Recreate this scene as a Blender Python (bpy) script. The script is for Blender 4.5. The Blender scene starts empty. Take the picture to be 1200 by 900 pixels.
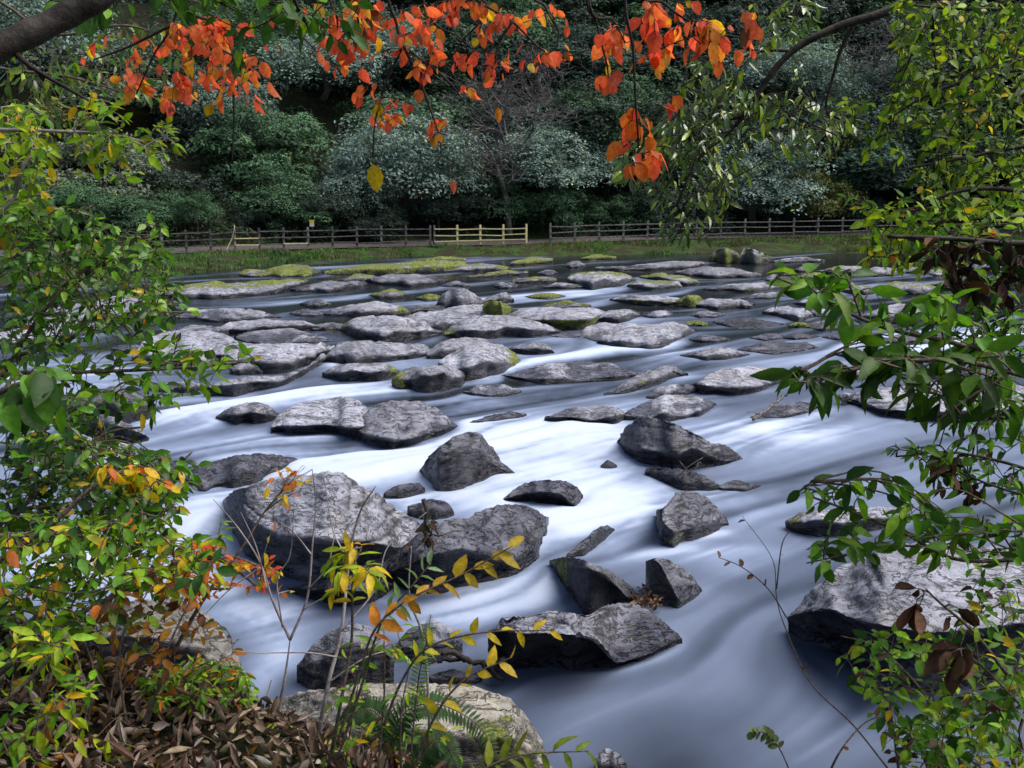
import bpy, math, random
import numpy as np
from mathutils import Vector

random.seed(7)
rng = np.random.default_rng(7)
S = bpy.context.scene
COL = S.collection
R = math.radians

# ------------------------------------------------------------------ camera model
CAMZ, FPX, PITCH = 4.0, 1152.0, R(12.0)
CP, SP = math.cos(PITCH), math.sin(PITCH)

def ray(x, y):
    """lateral ratio a and downward slope m of the sight line through a picture point"""
    u = (np.asarray(x, float) - 600) / FPX
    v = (450 - np.asarray(y, float)) / FPX
    den = CP + v * SP
    return u / den, (SP - v * CP) / den

def at(x, y, Y):
    a, m = ray(x, y)
    return np.array([float(a) * Y, Y, CAMZ - float(m) * Y])

def on_level(x, y, z=0.0):
    a, m = ray(x, y)
    Y = (CAMZ - z) / m
    return a * Y, Y

# ------------------------------------------------------------------ object helpers
def tag(o, label=None, cat=None, group=None, kind=None):
    if label: o['label'] = label
    if cat: o['category'] = cat
    if group: o['group'] = group
    if kind: o['kind'] = kind
    return o

def empty(name, loc, label=None, cat=None, group=None):
    o = bpy.data.objects.new(name, None)
    o.empty_display_size = 0.2
    COL.objects.link(o)
    o.location = [float(c) for c in loc]
    return tag(o, label, cat, group)

def mesh_np(name, V, loops, starts, totals, attrs=None, smooth=True):
    me = bpy.data.meshes.new(name)
    V = np.asarray(V, np.float32)
    me.vertices.add(len(V)); me.vertices.foreach_set('co', V.ravel())
    me.loops.add(len(loops)); me.loops.foreach_set('vertex_index', np.asarray(loops, np.int32))
    me.polygons.add(len(starts))
    me.polygons.foreach_set('loop_start', np.asarray(starts, np.int32))
    try:
        me.polygons.foreach_set('loop_total', np.asarray(totals, np.int32))
    except Exception:
        pass
    me.update(calc_edges=True)
    me.validate()
    me.polygons.foreach_set('use_smooth', np.full(len(me.polygons), smooth, dtype=bool))
    for k, (typ, arr) in (attrs or {}).items():
        at_ = me.attributes.new(k, typ, 'POINT')
        arr = np.asarray(arr, np.float32)
        at_.data.foreach_set('color' if typ == 'FLOAT_COLOR' else 'value', arr.ravel())
    return me

def link(name, me, mat, parent=None, loc=None):
    o = bpy.data.objects.new(name, me)
    COL.objects.link(o)
    if mat is not None and not me.materials: me.materials.append(mat)
    if parent is not None: o.parent = parent
    if loc is not None: o.location = [float(c) for c in loc]
    return o

class MB:
    """collects polygons with a colour per vertex and links them as one mesh"""
    def __init__(s): s.V, s.C, s.F, s.n = [], [], [], 0
    def add(s, V, F, col=(1, 1, 1)):
        V = np.asarray(V, float).reshape(-1, 3)
        c = np.asarray(col, float)
        if c.ndim == 1: c = np.tile(c[:3], (len(V), 1))
        s.V.append(V); s.C.append(c)
        for f in F: s.F.append(np.asarray(f, np.int32) + s.n)
        s.n += len(V)
    def add_many(s, V, Ft, col):
        """V (N,k,3) copies of one template with faces Ft, col (N,3) or (N,k,3)"""
        N, k, _ = V.shape
        c = np.asarray(col, float)
        if c.ndim == 2: c = np.repeat(c[:, None, :], k, 1)
        s.V.append(V.reshape(-1, 3)); s.C.append(c.reshape(-1, 3))
        base = np.arange(N)[:, None] * k + s.n
        for f in Ft:
            s.F.append(('many', (base + np.asarray(f)[None, :]).astype(np.int32)))
        s.n += N * k
    def tube(s, P, r, sides=6, col=(1, 1, 1), cap=True):
        P = np.asarray(P, float); n = len(P)
        r = np.broadcast_to(np.asarray(r, float), (n,))
        T = np.gradient(P, axis=0); T /= np.linalg.norm(T, axis=1)[:, None] + 1e-9
        ref = np.array([0, 0, 1.0]) if abs(T[:, 2]).mean() < .8 else np.array([1.0, 0, 0])
        N = np.cross(T, ref); N /= np.linalg.norm(N, axis=1)[:, None] + 1e-9
        B = np.cross(T, N)
        th = np.arange(sides) * 2 * np.pi / sides
        V = P[:, None] + r[:, None, None] * (np.cos(th)[None, :, None] * N[:, None] + np.sin(th)[None, :, None] * B[:, None])
        V = V.reshape(-1, 3)
        i = np.arange(n - 1)[:, None] * sides; j = np.arange(sides)[None, :]; j2 = (j + 1) % sides
        q = np.stack([i + j, i + j2, i + sides + j2, i + sides + j], -1).reshape(-1, 4)
        c = np.asarray(col, float)
        c = np.tile(c, (len(V), 1)) if c.ndim == 1 else np.repeat(c, sides, 0)
        s.V.append(V); s.C.append(c); s.F.append(('many', (q + s.n).astype(np.int32)))
        if cap:
            s.F.append(np.arange(sides, dtype=np.int32)[::-1] + s.n)
            s.F.append(np.arange(sides, dtype=np.int32) + (n - 1) * sides + s.n)
        s.n += len(V)
    def box(s, c, d, X=(1, 0, 0), col=(1, 1, 1), bev=0.0):
        X = np.asarray(X, float); X /= np.linalg.norm(X)
        Yv = np.cross([0, 0, 1.0], X); Yv /= np.linalg.norm(Yv); Z = np.cross(X, Yv)
        V = []
        for sz in (-1, 1):
            for sx, sy in ((-1, -1), (1, -1), (1, 1), (-1, 1)):
                V.append(np.asarray(c) + X * sx * d[0] / 2 + Yv * sy * d[1] / 2 + Z * sz * d[2] / 2)
        s.add(V, [(3, 2, 1, 0), (4, 5, 6, 7), (0, 1, 5, 4), (1, 2, 6, 5), (2, 3, 7, 6), (3, 0, 4, 7)], col)
    def build(s, name, mat, parent=None, origin=None, smooth=True):
        V = np.concatenate(s.V); C = np.concatenate(s.C)
        if origin is not None: V = V - np.asarray(origin)
        loops, totals = [], []
        for f in s.F:
            if isinstance(f, tuple):
                loops.append(f[1].ravel()); totals.append(np.full(len(f[1]), f[1].shape[1], np.int32))
            else:
                loops.append(f); totals.append(np.array([len(f)], np.int32))
        loops = np.concatenate(loops); totals = np.concatenate(totals)
        starts = np.concatenate([[0], np.cumsum(totals)[:-1]])
        C4 = np.concatenate([C, np.ones((len(C), 1))], 1)
        me = mesh_np(name, V, loops, starts, totals, {'Col': ('FLOAT_COLOR', C4)}, smooth)
        return link(name, me, mat, parent)

def grid_mesh(name, G, attrs=None, mat=None, extra=None):
    n, m, _ = G.shape
    i = np.arange(n - 1)[:, None] * m; j = np.arange(m - 1)[None, :]
    q = np.stack([i + j, i + j + 1, i + m + j + 1, i + m + j], -1).reshape(-1, 4)
    k = len(q)
    me = mesh_np(name, G.reshape(-1, 3), q.ravel(), np.arange(k) * 4, np.full(k, 4), attrs)
    return me

# ------------------------------------------------------------------ noise
def _h(ix, iy, iz, seed):
    n = (ix * 374761393 + iy * 668265263 + iz * 1274126177 + seed * 974634777) & 0xFFFFFFFF
    n = ((n ^ (n >> 13)) * 1274126177) & 0xFFFFFFFF
    n = n ^ (n >> 16)
    return (n & 0xFFFF) / 65535.0

def vnoise(P, seed=0):
    P = np.asarray(P, float)
    I = np.floor(P).astype(np.int64); f = P - I
    f = f * f * f * (f * (f * 6 - 15) + 10)
    r = 0
    for dx in (0, 1):
        for dy in (0, 1):
            for dz in (0, 1):
                w = (f[..., 0] if dx else 1 - f[..., 0]) * (f[..., 1] if dy else 1 - f[..., 1]) * (f[..., 2] if dz else 1 - f[..., 2])
                r = r + w * _h(I[..., 0] + dx, I[..., 1] + dy, I[..., 2] + dz, seed)
    return r * 2 - 1

def fbm(P, oct=4, seed=0, gain=.5):
    P = np.asarray(P, float); a, r = 1.0, 0
    for k in range(oct):
        r = r + a * vnoise(P * 2.03 ** k + 17.3 * k, seed + k); a *= gain
    return r

def sstep(x, a, b):
    t = np.clip((x - a) / (b - a), 0, 1)
    return t * t * (3 - 2 * t)

def rot_about(axis, ang):
    axis = np.asarray(axis, float); axis /= np.linalg.norm(axis)
    K = np.array([[0, -axis[2], axis[1]], [axis[2], 0, -axis[0]], [-axis[1], axis[0], 0]])
    return np.eye(3) + math.sin(ang) * K + (1 - math.cos(ang)) * K @ K

def crom(P, n):
    """smooth curve through the points P, n samples"""
    P = np.asarray(P, float)
    if len(P) == 2: return P[0] + (P[1] - P[0]) * np.linspace(0, 1, n)[:, None]
    Q = np.vstack([2 * P[0] - P[1], P, 2 * P[-1] - P[-2]])
    t = np.linspace(0, len(P) - 1 - 1e-6, n); k = t.astype(int); f = (t - k)[:, None]
    a, b, c, d = Q[k], Q[k + 1], Q[k + 2], Q[k + 3]
    return .5 * (2 * b + (c - a) * f + (2 * a - 5 * b + 4 * c - d) * f ** 2 + (3 * b - 3 * c + d - a) * f ** 3)

# ------------------------------------------------------------------ materials
def mat_new(name):
    m = bpy.data.materials.new(name); m.use_nodes = True
    nt = m.node_tree; nt.nodes.clear()
    return m, nt

def N(nt, typ, **kw):
    n = nt.nodes.new(typ)
    for k, v in kw.items():
        if k.startswith('i_'):
            n.inputs[k[2:].replace('_', ' ')].default_value = v
        else: setattr(n, k, v)
    return n

def mixc(nt, fac, a, b, mode='MIX'):
    n = nt.nodes.new('ShaderNodeMix'); n.data_type = 'RGBA'; n.blend_type = mode
    for sock, val in ((n.inputs[0], fac), (n.inputs[6], a), (n.inputs[7], b)):
        if hasattr(val, 'is_output'): nt.links.new(val, sock)
        elif isinstance(val, (int, float)): sock.default_value = val
        else: sock.default_value = tuple(val)[:3] + (1,)
    return n.outputs[2]

def math_(nt, op, a, b=None, c=None, clamp=False):
    n = nt.nodes.new('ShaderNodeMath'); n.operation = op; n.use_clamp = clamp
    for s, v in zip(n.inputs, (a, b, c)):
        if v is None: continue
        if hasattr(v, 'is_output'): nt.links.new(v, s)
        else: s.default_value = v
    return n.outputs[0]

def maprange(nt, v, a, b, c=0.0, d=1.0, smooth=True):
    n = nt.nodes.new('ShaderNodeMapRange'); n.interpolation_type = 'SMOOTHSTEP' if smooth else 'LINEAR'
    nt.links.new(v, n.inputs[0])
    for i, x in enumerate((a, b, c, d)): n.inputs[i + 1].default_value = x
    return n.outputs[0]

def noise_n(nt, vec, scale, detail=6, rough=.6, dist=0.0):
    n = nt.nodes.new('ShaderNodeTexNoise')
    n.inputs['Scale'].default_value = scale; n.inputs['Detail'].default_value = detail
    n.inputs['Roughness'].default_value = rough; n.inputs['Distortion'].default_value = dist
    if vec is not None: nt.links.new(vec, n.inputs['Vector'])
    return n.outputs['Fac']

def pos(nt): return nt.nodes.new('ShaderNodeNewGeometry').outputs['Position']
def vmap(nt, vec, rot=(0, 0, 0), scale=(1, 1, 1)):
    n = nt.nodes.new('ShaderNodeMapping'); nt.links.new(vec, n.inputs[0])
    n.inputs['Rotation'].default_value = rot; n.inputs['Scale'].default_value = scale
    return n.outputs[0]
def attr(nt, name, out='Fac'):
    n = nt.nodes.new('ShaderNodeAttribute'); n.attribute_name = name
    return n.outputs[out]

def bump(nt, h, strength, dist, normal=None):
    n = nt.nodes.new('ShaderNodeBump'); n.inputs['Strength'].default_value = strength
    n.inputs['Distance'].default_value = dist; nt.links.new(h, n.inputs['Height'])
    if normal is not None: nt.links.new(normal, n.inputs['Normal'])
    return n.outputs[0]

def finish(nt, color, rough, normal=None, spec=.5, transl=None, tcol=None):
    b = nt.nodes.new('ShaderNodeBsdfPrincipled')
    for s, v in ((b.inputs['Base Color'], color), (b.inputs['Roughness'], rough)):
        if hasattr(v, 'is_output'): nt.links.new(v, s)
        elif isinstance(v, (int, float)): s.default_value = v
        else: s.default_value = tuple(v)[:3] + (1,)
    b.inputs['Specular IOR Level'].default_value = spec
    if normal is not None: nt.links.new(normal, b.inputs['Normal'])
    out = nt.nodes.new('ShaderNodeOutputMaterial')
    sh = b.outputs[0]
    if transl:
        t = nt.nodes.new('ShaderNodeBsdfTranslucent')
        nt.links.new(tcol if tcol is not None else color, t.inputs[0])
        mx = nt.nodes.new('ShaderNodeMixShader'); mx.inputs[0].default_value = transl
        nt.links.new(sh, mx.inputs[1]); nt.links.new(t.outputs[0], mx.inputs[2]); sh = mx.outputs[0]
    nt.links.new(sh, out.inputs[0])
    return b

def leaf_mat(name, rough=.38, spec=.5, transl=.3, glow=(1.5, 1.5, 1.1)):
    m, nt = mat_new(name)
    c = attr(nt, 'Col', 'Color')
    p = pos(nt)
    f = maprange(nt, noise_n(nt, p, 60, 3, .6), .3, .75)
    c2 = mixc(nt, f, mixc(nt, .4, c, (.02, .02, .005)), c)
    c2 = mixc(nt, math_(nt, 'MULTIPLY', maprange(nt, noise_n(nt, p, 170, 3, .6), .66, .72), .75), c2, (.06, .03, .012))
    bright = mixc(nt, 1.0, c2, glow, 'MULTIPLY')
    nrm = bump(nt, noise_n(nt, p, 45, 2), .25, .01)
    finish(nt, c2, rough, nrm, spec, transl, bright)
    return m

def bark_mat(name, dark, light, scale=25):
    m, nt = mat_new(name)
    p = pos(nt)
    f = noise_n(nt, p, scale, 6, .7)
    c = mixc(nt, maprange(nt, f, .35, .7), dark, light)
    c = mixc(nt, 1.0, c, attr(nt, 'Col', 'Color'), 'MULTIPLY')
    finish(nt, c, .8, bump(nt, f, .6, .02), .3)
    return m

def simple_mat(name, c1, c2, scale=12, rough=.75, bs=.4):
    m, nt = mat_new(name)
    p = pos(nt)
    f = noise_n(nt, p, scale, 6, .65)
    c = mixc(nt, maprange(nt, f, .35, .68), c1, c2)
    finish(nt, c, rough, bump(nt, f, bs, .02), .35)
    return m

def rock_mat():
    m, nt = mat_new('river_stone')
    p = pos(nt)
    wet, moss, tone = attr(nt, 'wet'), attr(nt, 'moss'), attr(nt, 'tone')
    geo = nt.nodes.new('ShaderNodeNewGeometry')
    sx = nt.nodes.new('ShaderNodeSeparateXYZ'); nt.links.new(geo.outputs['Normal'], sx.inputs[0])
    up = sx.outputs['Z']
    big = noise_n(nt, p, 1.7, 5, .6)
    mid = noise_n(nt, p, 9, 7, .68, .4)
    fine = noise_n(nt, p, 55, 6, .72)
    st = noise_n(nt, vmap(nt, p, (R(24), R(14), R(32)), (2.2, 5.0, 15.0)), 1.0, 7, .66, .8)   # bedding
    crackv = math_(nt, 'ABSOLUTE', math_(nt, 'SUBTRACT', noise_n(nt, vmap(nt, p, (R(-20), R(10), R(18)), (2.0, 4.5, 9.0)), 1.0, 5, .6, .9), .5))
    crack = maprange(nt, crackv, 0.0, .03, 1, 0)
    c = mixc(nt, maprange(nt, mid, .34, .66), (.17, .172, .19), (.29, .295, .325))
    c = mixc(nt, math_(nt, 'MULTIPLY', maprange(nt, fine, .54, .7), .3), c, (.48, .485, .53))      # pale mineral grains
    c = mixc(nt, math_(nt, 'MULTIPLY', maprange(nt, st, .53, .62), .62), c, (.05, .05, .056))
    c = mixc(nt, math_(nt, 'MULTIPLY', maprange(nt, big, .5, .7), .35), c, (.2, .17, .12))
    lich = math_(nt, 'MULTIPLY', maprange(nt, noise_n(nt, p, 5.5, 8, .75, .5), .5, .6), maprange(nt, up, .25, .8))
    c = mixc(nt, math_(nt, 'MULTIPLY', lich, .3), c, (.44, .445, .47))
    c = mixc(nt, math_(nt, 'MULTIPLY', crack, .8), c, (.02, .018, .018))
    c = mixc(nt, maprange(nt, up, .0, .95), mixc(nt, 1.0, c, (.42, .42, .46), 'MULTIPLY'), mixc(nt, 1.0, c, (1.32, 1.36, 1.50), 'MULTIPLY'))  # lit tops and shaded flanks put into the stone colour by slope
    warm = attr(nt, 'warm')
    c = mixc(nt, warm, c, mixc(nt, 1.0, c, (1.22, 1.10, .78), 'MULTIPLY'))
    c = mixc(nt, tone, mixc(nt, 1.0, c, (.42, .41, .43), 'MULTIPLY'), mixc(nt, 1.0, c, (1.45, 1.44, 1.42), 'MULTIPLY'))
    c = mixc(nt, math_(nt, 'MULTIPLY', wet, .92), c, mixc(nt, 1.0, c, (.20, .20, .25), 'MULTIPLY'))
    mossn = noise_n(nt, p, 16, 6, .7)
    mc = mixc(nt, maprange(nt, mossn, .36, .66), (.03, .045, .008), (.27, .31, .03))
    mossb = noise_n(nt, p, 3.2, 5, .65)
    mf = maprange(nt, math_(nt, 'ADD', math_(nt, 'ADD', moss, math_(nt, 'MULTIPLY', math_(nt, 'SUBTRACT', mossn, .5), 1.1)), math_(nt, 'MULTIPLY', math_(nt, 'SUBTRACT', mossb, .5), 1.8)), .52, .72)
    c = mixc(nt, mf, c, mc)
    rgh = math_(nt, 'ADD', math_(nt, 'MULTIPLY', math_(nt, 'SUBTRACT', .78, math_(nt, 'MULTIPLY', wet, .56)), 1.0), math_(nt, 'MULTIPLY', math_(nt, 'SUBTRACT', fine, .5), .3))
    h = math_(nt, 'ADD', math_(nt, 'MULTIPLY', mid, .7), math_(nt, 'MULTIPLY', fine, .28))
    h = math_(nt, 'ADD', h, math_(nt, 'MULTIPLY', st, .75))
    h = math_(nt, 'SUBTRACT', h, math_(nt, 'MULTIPLY', crack, .35))
    h = math_(nt, 'ADD', h, math_(nt, 'MULTIPLY', mf, math_(nt, 'MULTIPLY', mossn, .6)))
    finish(nt, c, rgh, bump(nt, h, 1.0, .062), .6)
    return m

def water_mat():
    m, nt = mat_new('silky_water')
    foam = attr(nt, 'foam')
    c = nt.nodes.new('ShaderNodeValToRGB')
    e = c.color_ramp.elements
    e[0].position = 0; e[0].color = (.012, .014, .016, 1)
    e[1].position = 1; e[1].color = (.80, .86, .96, 1)
    for q, col in ((.15, (.020, .026, .038)), (.36, (.085, .108, .165)), (.6, (.20, .25, .365)), (.82, (.44, .505, .645))):
        k = c.color_ramp.elements.new(q); k.color = col + (1,)
    nt.links.new(foam, c.inputs[0])
    b = nt.nodes.new('ShaderNodeBsdfPrincipled')
    nt.links.new(c.outputs[0], b.inputs['Base Color'])
    nt.links.new(maprange(nt, foam, .05, .6, .16, .62), b.inputs['Roughness'])
    nt.links.new(maprange(nt, foam, .1, .7, .5, .15), b.inputs['Specular IOR Level'])
    b.inputs['IOR'].default_value = 1.33
    p = pos(nt)
    nrm = bump(nt, noise_n(nt, vmap(nt, p, (0, 0, R(35)), (1.2, .5, 1)), 2.2, 3, .5), .12, .08)
    nt.links.new(nrm, b.inputs['Normal'])
    o = nt.nodes.new('ShaderNodeOutputMaterial'); nt.links.new(b.outputs[0], o.inputs[0])
    return m

def soil_mat():
    m, nt = mat_new('forest_soil')
    p = pos(nt)
    f = noise_n(nt, p, .9, 8, .7); g = noise_n(nt, p, 9, 6, .7)
    c = mixc(nt, maprange(nt, f, .4, .62), (.010, .010, .007), (.016, .022, .009))
    c = mixc(nt, maprange(nt, g, .5, .7), c, (.032, .026, .016))
    sz = nt.nodes.new('ShaderNodeSeparateXYZ'); nt.links.new(p, sz.inputs[0])
    low = math_(nt, 'MULTIPLY', maprange(nt, sz.outputs['Z'], .35, .95, 1, 0), maprange(nt, sz.outputs['Y'], 20, 30))
    mossy = mixc(nt, maprange(nt, noise_n(nt, p, 1.3, 6, .7), .42, .6), (.032, .03, .018), (.035, .07, .016))
    c = mixc(nt, low, c, mossy)
    finish(nt, c, .95, bump(nt, g, .8, .1), .1)
    return m

M = dict(
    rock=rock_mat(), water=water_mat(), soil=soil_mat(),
    leaf=leaf_mat('broad_leaf', .5, .28, .40), gloss=leaf_mat('glossy_leaf', .3, .5, .34),
    sheen=leaf_mat('silver_sheen_leaf', .2, .9, .25), autumn=leaf_mat('autumn_leaf', .5, .25, .55, (1.35, 1.3, 1.2)), dry=leaf_mat('dry_leaf', .75, .2, .12),
    crown=leaf_mat('distant_foliage', .6, .15, .15),
    bark=bark_mat('dark_bark', (.012, .009, .007), (.05, .04, .032), 14),
    twig=bark_mat('twig_bark', (.05, .036, .026), (.17, .13, .1), 60),
    paletwig=bark_mat('pale_twig', (.16, .135, .13), (.42, .37, .36), 8),
    greytwig=bark_mat('grey_twig', (.045, .04, .042), (.19, .17, .175), 3),
    stump=bark_mat('forest_bark', (.03, .026, .022), (.12, .105, .09), 6),
    darkwood=simple_mat('weathered_dark_wood', (.04, .034, .037), (.15, .13, .137), 6),
    greywood=simple_mat('weathered_grey_wood', (.09, .082, .08), (.28, .26, .25), 9),
    palewood=simple_mat('fresh_pale_wood', (.46, .40, .20), (.62, .56, .33), 7),
    yellow=simple_mat('yellow_paint', (.62, .52, .08), (.72, .6, .12), 10, .5, .1),
    white=simple_mat('white_paint', (.62, .62, .58), (.72, .72, .7), 10, .5, .1),
    drift=simple_mat('driftwood', (.05, .042, .04), (.2, .175, .16), 20),
    path=simple_mat('gravel_path', (.04, .035, .032), (.09, .08, .075), 5, .9),
)
# ------------------------------------------------------------------ rocks
bank_line = lambda x: float(np.interp(x, [150, 200, 250, 330, 400, 500, 650, 1000, 1200], [331, 326, 319, 310, 305, 301, 299, 296.5, 296]))
FOOT = []          # footprints (world outlines) that part the current

def curve(pts, xs):
    p = np.asarray(sorted(pts), float)
    y = np.interp(xs, p[:, 0], p[:, 1])
    return y

def smooth1(y, k):
    for _ in range(k):
        y = np.concatenate([[y[0]], .25 * y[:-2] + .5 * y[1:-1] + .25 * y[2:], [y[-1]]])
    return y

RK = [0]
def rock(label, top, base, ridge=.45, und=0.0, s=.18, wet=.15, moss=0.0, mmode='e', tone=.6, rough=.85, group=None,
         z0=0.0, rd=3, foot=True, strata=None, warm=0.0):
    yav = sum(p[1] for p in base) / len(base)
    moss *= 1.1 if yav < 345 else 1.45
    RK[0] += 1; sd = RK[0] * 13
    lr = np.random.default_rng(sd)
    x0 = min(p[0] for p in top + base); x1 = max(p[0] for p in top + base)
    wpx = x1 - x0
    n = int(np.clip(wpx / 2.2, 22, 120))
    t = np.linspace(0, 1, n); t = .5 * t + .5 * (.5 - .5 * np.cos(np.pi * t))
    xs = x0 + t * wpx
    yt, yb = curve(top, xs), curve(base, xs)
    if isinstance(ridge, (int, float)):
        yr = yt + (yb - yt) * ridge
        yr = yr + (yb - yt) * .10 * fbm(np.stack([xs / wpx * 5 + sd, 0 * xs, 0 * xs], -1), 3)
    else: yr = curve(ridge, xs)
    jit = fbm(np.stack([xs / wpx * 7 + sd * 3.1, 0 * xs + 5, 0 * xs], -1), 3)
    yb = yb + jit * np.minimum((yb - yt) * .07, 3)
    k = 2 if wpx < 120 else 3
    yt, yr, yb = smooth1(yt, k), smooth1(yr, k), smooth1(yb, k)
    yb = np.maximum(yb, yt + .8); yr = np.clip(yr, yt + .3, yb - .3)
    ab, mb = ray(xs, yb); ar, mr = ray(xs, yr); at_, mt = ray(xs, yt)
    Db = (CAMZ - z0) / mb
    hf = (yb - yr) / max(1e-6, (yb - yr).max())
    Dr = Db - und * hf
    zr = CAMZ - mr * Dr
    Dt = (CAMZ - zr + s * Dr) / np.maximum(mt + s, .02)
    Dt = np.minimum(Dt, Dr + 3.0 + .3 * Dr)
    zt = CAMZ - mt * Dt
    W = float((np.abs(ab[-1] - ab[0])) * Db.mean())
    thick = np.maximum(.12, .45 * np.maximum(zt - z0, .05) + .12 * (Dt - Dr)) + .05 * W * (1 - (2 * t - 1) ** 2)
    e = np.sqrt(np.clip(1 - np.abs(2 * t - 1) ** 5, 0.02, 1))
    dn = z0 - .35
    def P(a, D, z): return np.stack([a * D, D, z], -1)
    key = [P(ab, Db + .10, np.full(n, dn)), P(ab, Db, np.full(n, z0 - .02)), P(ar, Dr, zr), P(at_, Dt, zt),
           P(at_, Dt + .5 * thick, zt - .35 * np.maximum(zt - z0, .03)), P(at_, Dt + thick, np.full(n, dn))]
    hp = float((yb - yr).max()); tp = float((yr - yt).max())
    seg = [3, int(np.clip(hp / 2.2, 5, 34)), int(np.clip(tp / 1.8, 7, 40)), 4, 5]
    rows = []
    for i, c in enumerate(seg):
        f = np.linspace(0, 1, c, endpoint=(i == len(seg) - 1))
        for q in f:
            pt = key[i] * (1 - q) + key[i + 1] * q
            if i == 1 and und > 0:                                # hollow worn into the front
                dd = .75 * und * hf * math.sin(math.pi * min(1, q * 1.05)) ** .8
                pt = pt * ((pt[:, 1] + dd) / pt[:, 1])[:, None] * np.array([1, 1, 0]) + pt * np.array([0, 0, 1])
            rows.append(pt)
    G = np.stack(rows, 1)                                        # (n, T, 3)
    for _ in range(rd):                                          # round the edges
        G[:, 1:-1] = .25 * G[:, :-2] + .5 * G[:, 1:-1] + .25 * G[:, 2:]
    mid = G.mean(1, keepdims=True)
    G[:, :, 1] = mid[:, :, 1] + (G[:, :, 1] - mid[:, :, 1]) * e[:, None]
    if foot:
        f = np.concatenate([np.stack([ab * Db, Db], -1), np.stack([at_ * (Dt + .4 * thick), Dt + .4 * thick], -1)[::-1]])
        FOOT.append(f)
    # fractal relief along the surface normal
    du = np.gradient(G, axis=0); dv = np.gradient(G, axis=1)
    Nn = np.cross(dv, du); Nn /= np.linalg.norm(Nn, axis=-1, keepdims=True) + 1e-9
    c0 = G.reshape(-1, 3).mean(0)
    if ((G - c0) * Nn).sum(-1).mean() < 0: Nn = -Nn
    size = min(W, 2.6); amp = .023 * size * rough
    fr = 2.6 / max(size, .25)
    Q = G @ rot_about(lr.normal(size=3), lr.uniform(.1, .5) if strata is None else strata).T
    d = fbm(G * fr * .8 + sd, 5, sd, .45) * amp * .8
    d -= amp * 1.25 * np.exp(-(vnoise(Q * np.array([1.2, 1.2, 3.2]) * fr + sd, sd + 3) / .10) ** 2) * (.5 + .5 * vnoise(G * fr + 9, sd + 5))
    st = vnoise(Q * np.array([1.0, 1.6, 9.0]) * fr + 2.2, sd + 8)
    d += amp * .35 * (np.abs(st) * 2 - 1)
    cell = vnoise(Q * fr * 1.4 + 33, sd + 11)
    d += amp * .8 * (np.round(cell * 3) / 3 - cell)              # broken facets
    fin = np.clip(fbm(G * 24 + sd, 3, sd + 20), -1, 1)
    d += fin * min(.010, .009 * size)
    fade = np.clip((yb - yt) / max((yb - yt).max(), 1e-6) * 3, .25, 1)[:, None]
    G = G + Nn * (d * fade)[..., None]
    # attributes
    zz = G[..., 2] - z0
    nz = fbm(G * 3.1, 3, 77)
    wetA = np.clip(wet + sstep(-(zz - .12 - .08 * nz), -.06, .06), 0, 1)
    wetA = np.clip(wetA + wet * .5 * nz, 0, 1)
    T = G.shape[1]; i1 = seg[0]; i2 = seg[0] + seg[1]; i3 = i2 + seg[2]
    v = np.arange(T)[None, :] + 0 * zz
    if mmode == 'e':   mk = np.exp(-((v - i2) / (.30 * (seg[1] + 3))) ** 2) * .9 + (v < i2) * .35
    elif mmode == 't': mk = sstep(v, i2 - 2, i2 + 2) * (1 - sstep(v, i3 + 2, i3 + 4))
    elif mmode == 'b': mk = np.exp(-((v - i3) / (.55 * seg[2] + 2)) ** 2)
    elif mmode == 'l': mk = np.clip(1.2 - t[:, None] * 4.5, 0, 1) + 0 * v
    elif mmode == 'r': mk = np.clip(1.2 - (1 - t[:, None]) * 4.5, 0, 1) + 0 * v
    elif mmode == 'f': mk = (v < i2 + 1) * 1.0
    else:              mk = np.ones_like(v)
    mossA = np.clip(moss * mk * (.75 + .5 * fbm(G * 2.3 + 5, 3, 50)), 0, 1) * sstep(zz, 0, .05)
    toneA = np.clip(tone + .22 * fbm(G * 1.1 + sd, 3, 60), 0, 1)
    # assemble, close both ends
    m = T
    ii = np.arange(n - 1)[:, None] * m; jj = np.arange(m - 1)[None, :]
    q = np.stack([ii + jj, ii + jj + 1, ii + m + jj + 1, ii + m + jj], -1).reshape(-1, 4)
    V = G.reshape(-1, 3)
    loops = [q.ravel()]; tot = [np.full(len(q), 4)]
    A = [wetA.ravel(), mossA.ravel(), toneA.ravel()]
    for end in (0, n - 1):
        ids = end * m + np.arange(m)
        cen = V[ids].mean(0); ci = len(V); V = np.vstack([V, cen])
        A = [np.append(x, x[ids].mean()) for x in A]
        for a_, b_ in zip(ids, np.roll(ids, -1)):
            loops.append(np.array([a_, b_, ci] if end else [b_, a_, ci])); tot.append(np.array([3]))
    loops = np.concatenate(loops); tot = np.concatenate(tot)
    org = np.array([c0[0], float(Db.mean()), z0])
    me = mesh_np('river_rock', V - org, loops, np.concatenate([[0], np.cumsum(tot)[:-1]]), tot,
                 {'wet': ('FLOAT', A[0]), 'moss': ('FLOAT', A[1]), 'tone': ('FLOAT', A[2]), 'warm': ('FLOAT', np.full(len(V), warm))})
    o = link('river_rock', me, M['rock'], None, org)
    tag(o, label, 'rock', group or 'rocks standing in the river')
    return o

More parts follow.
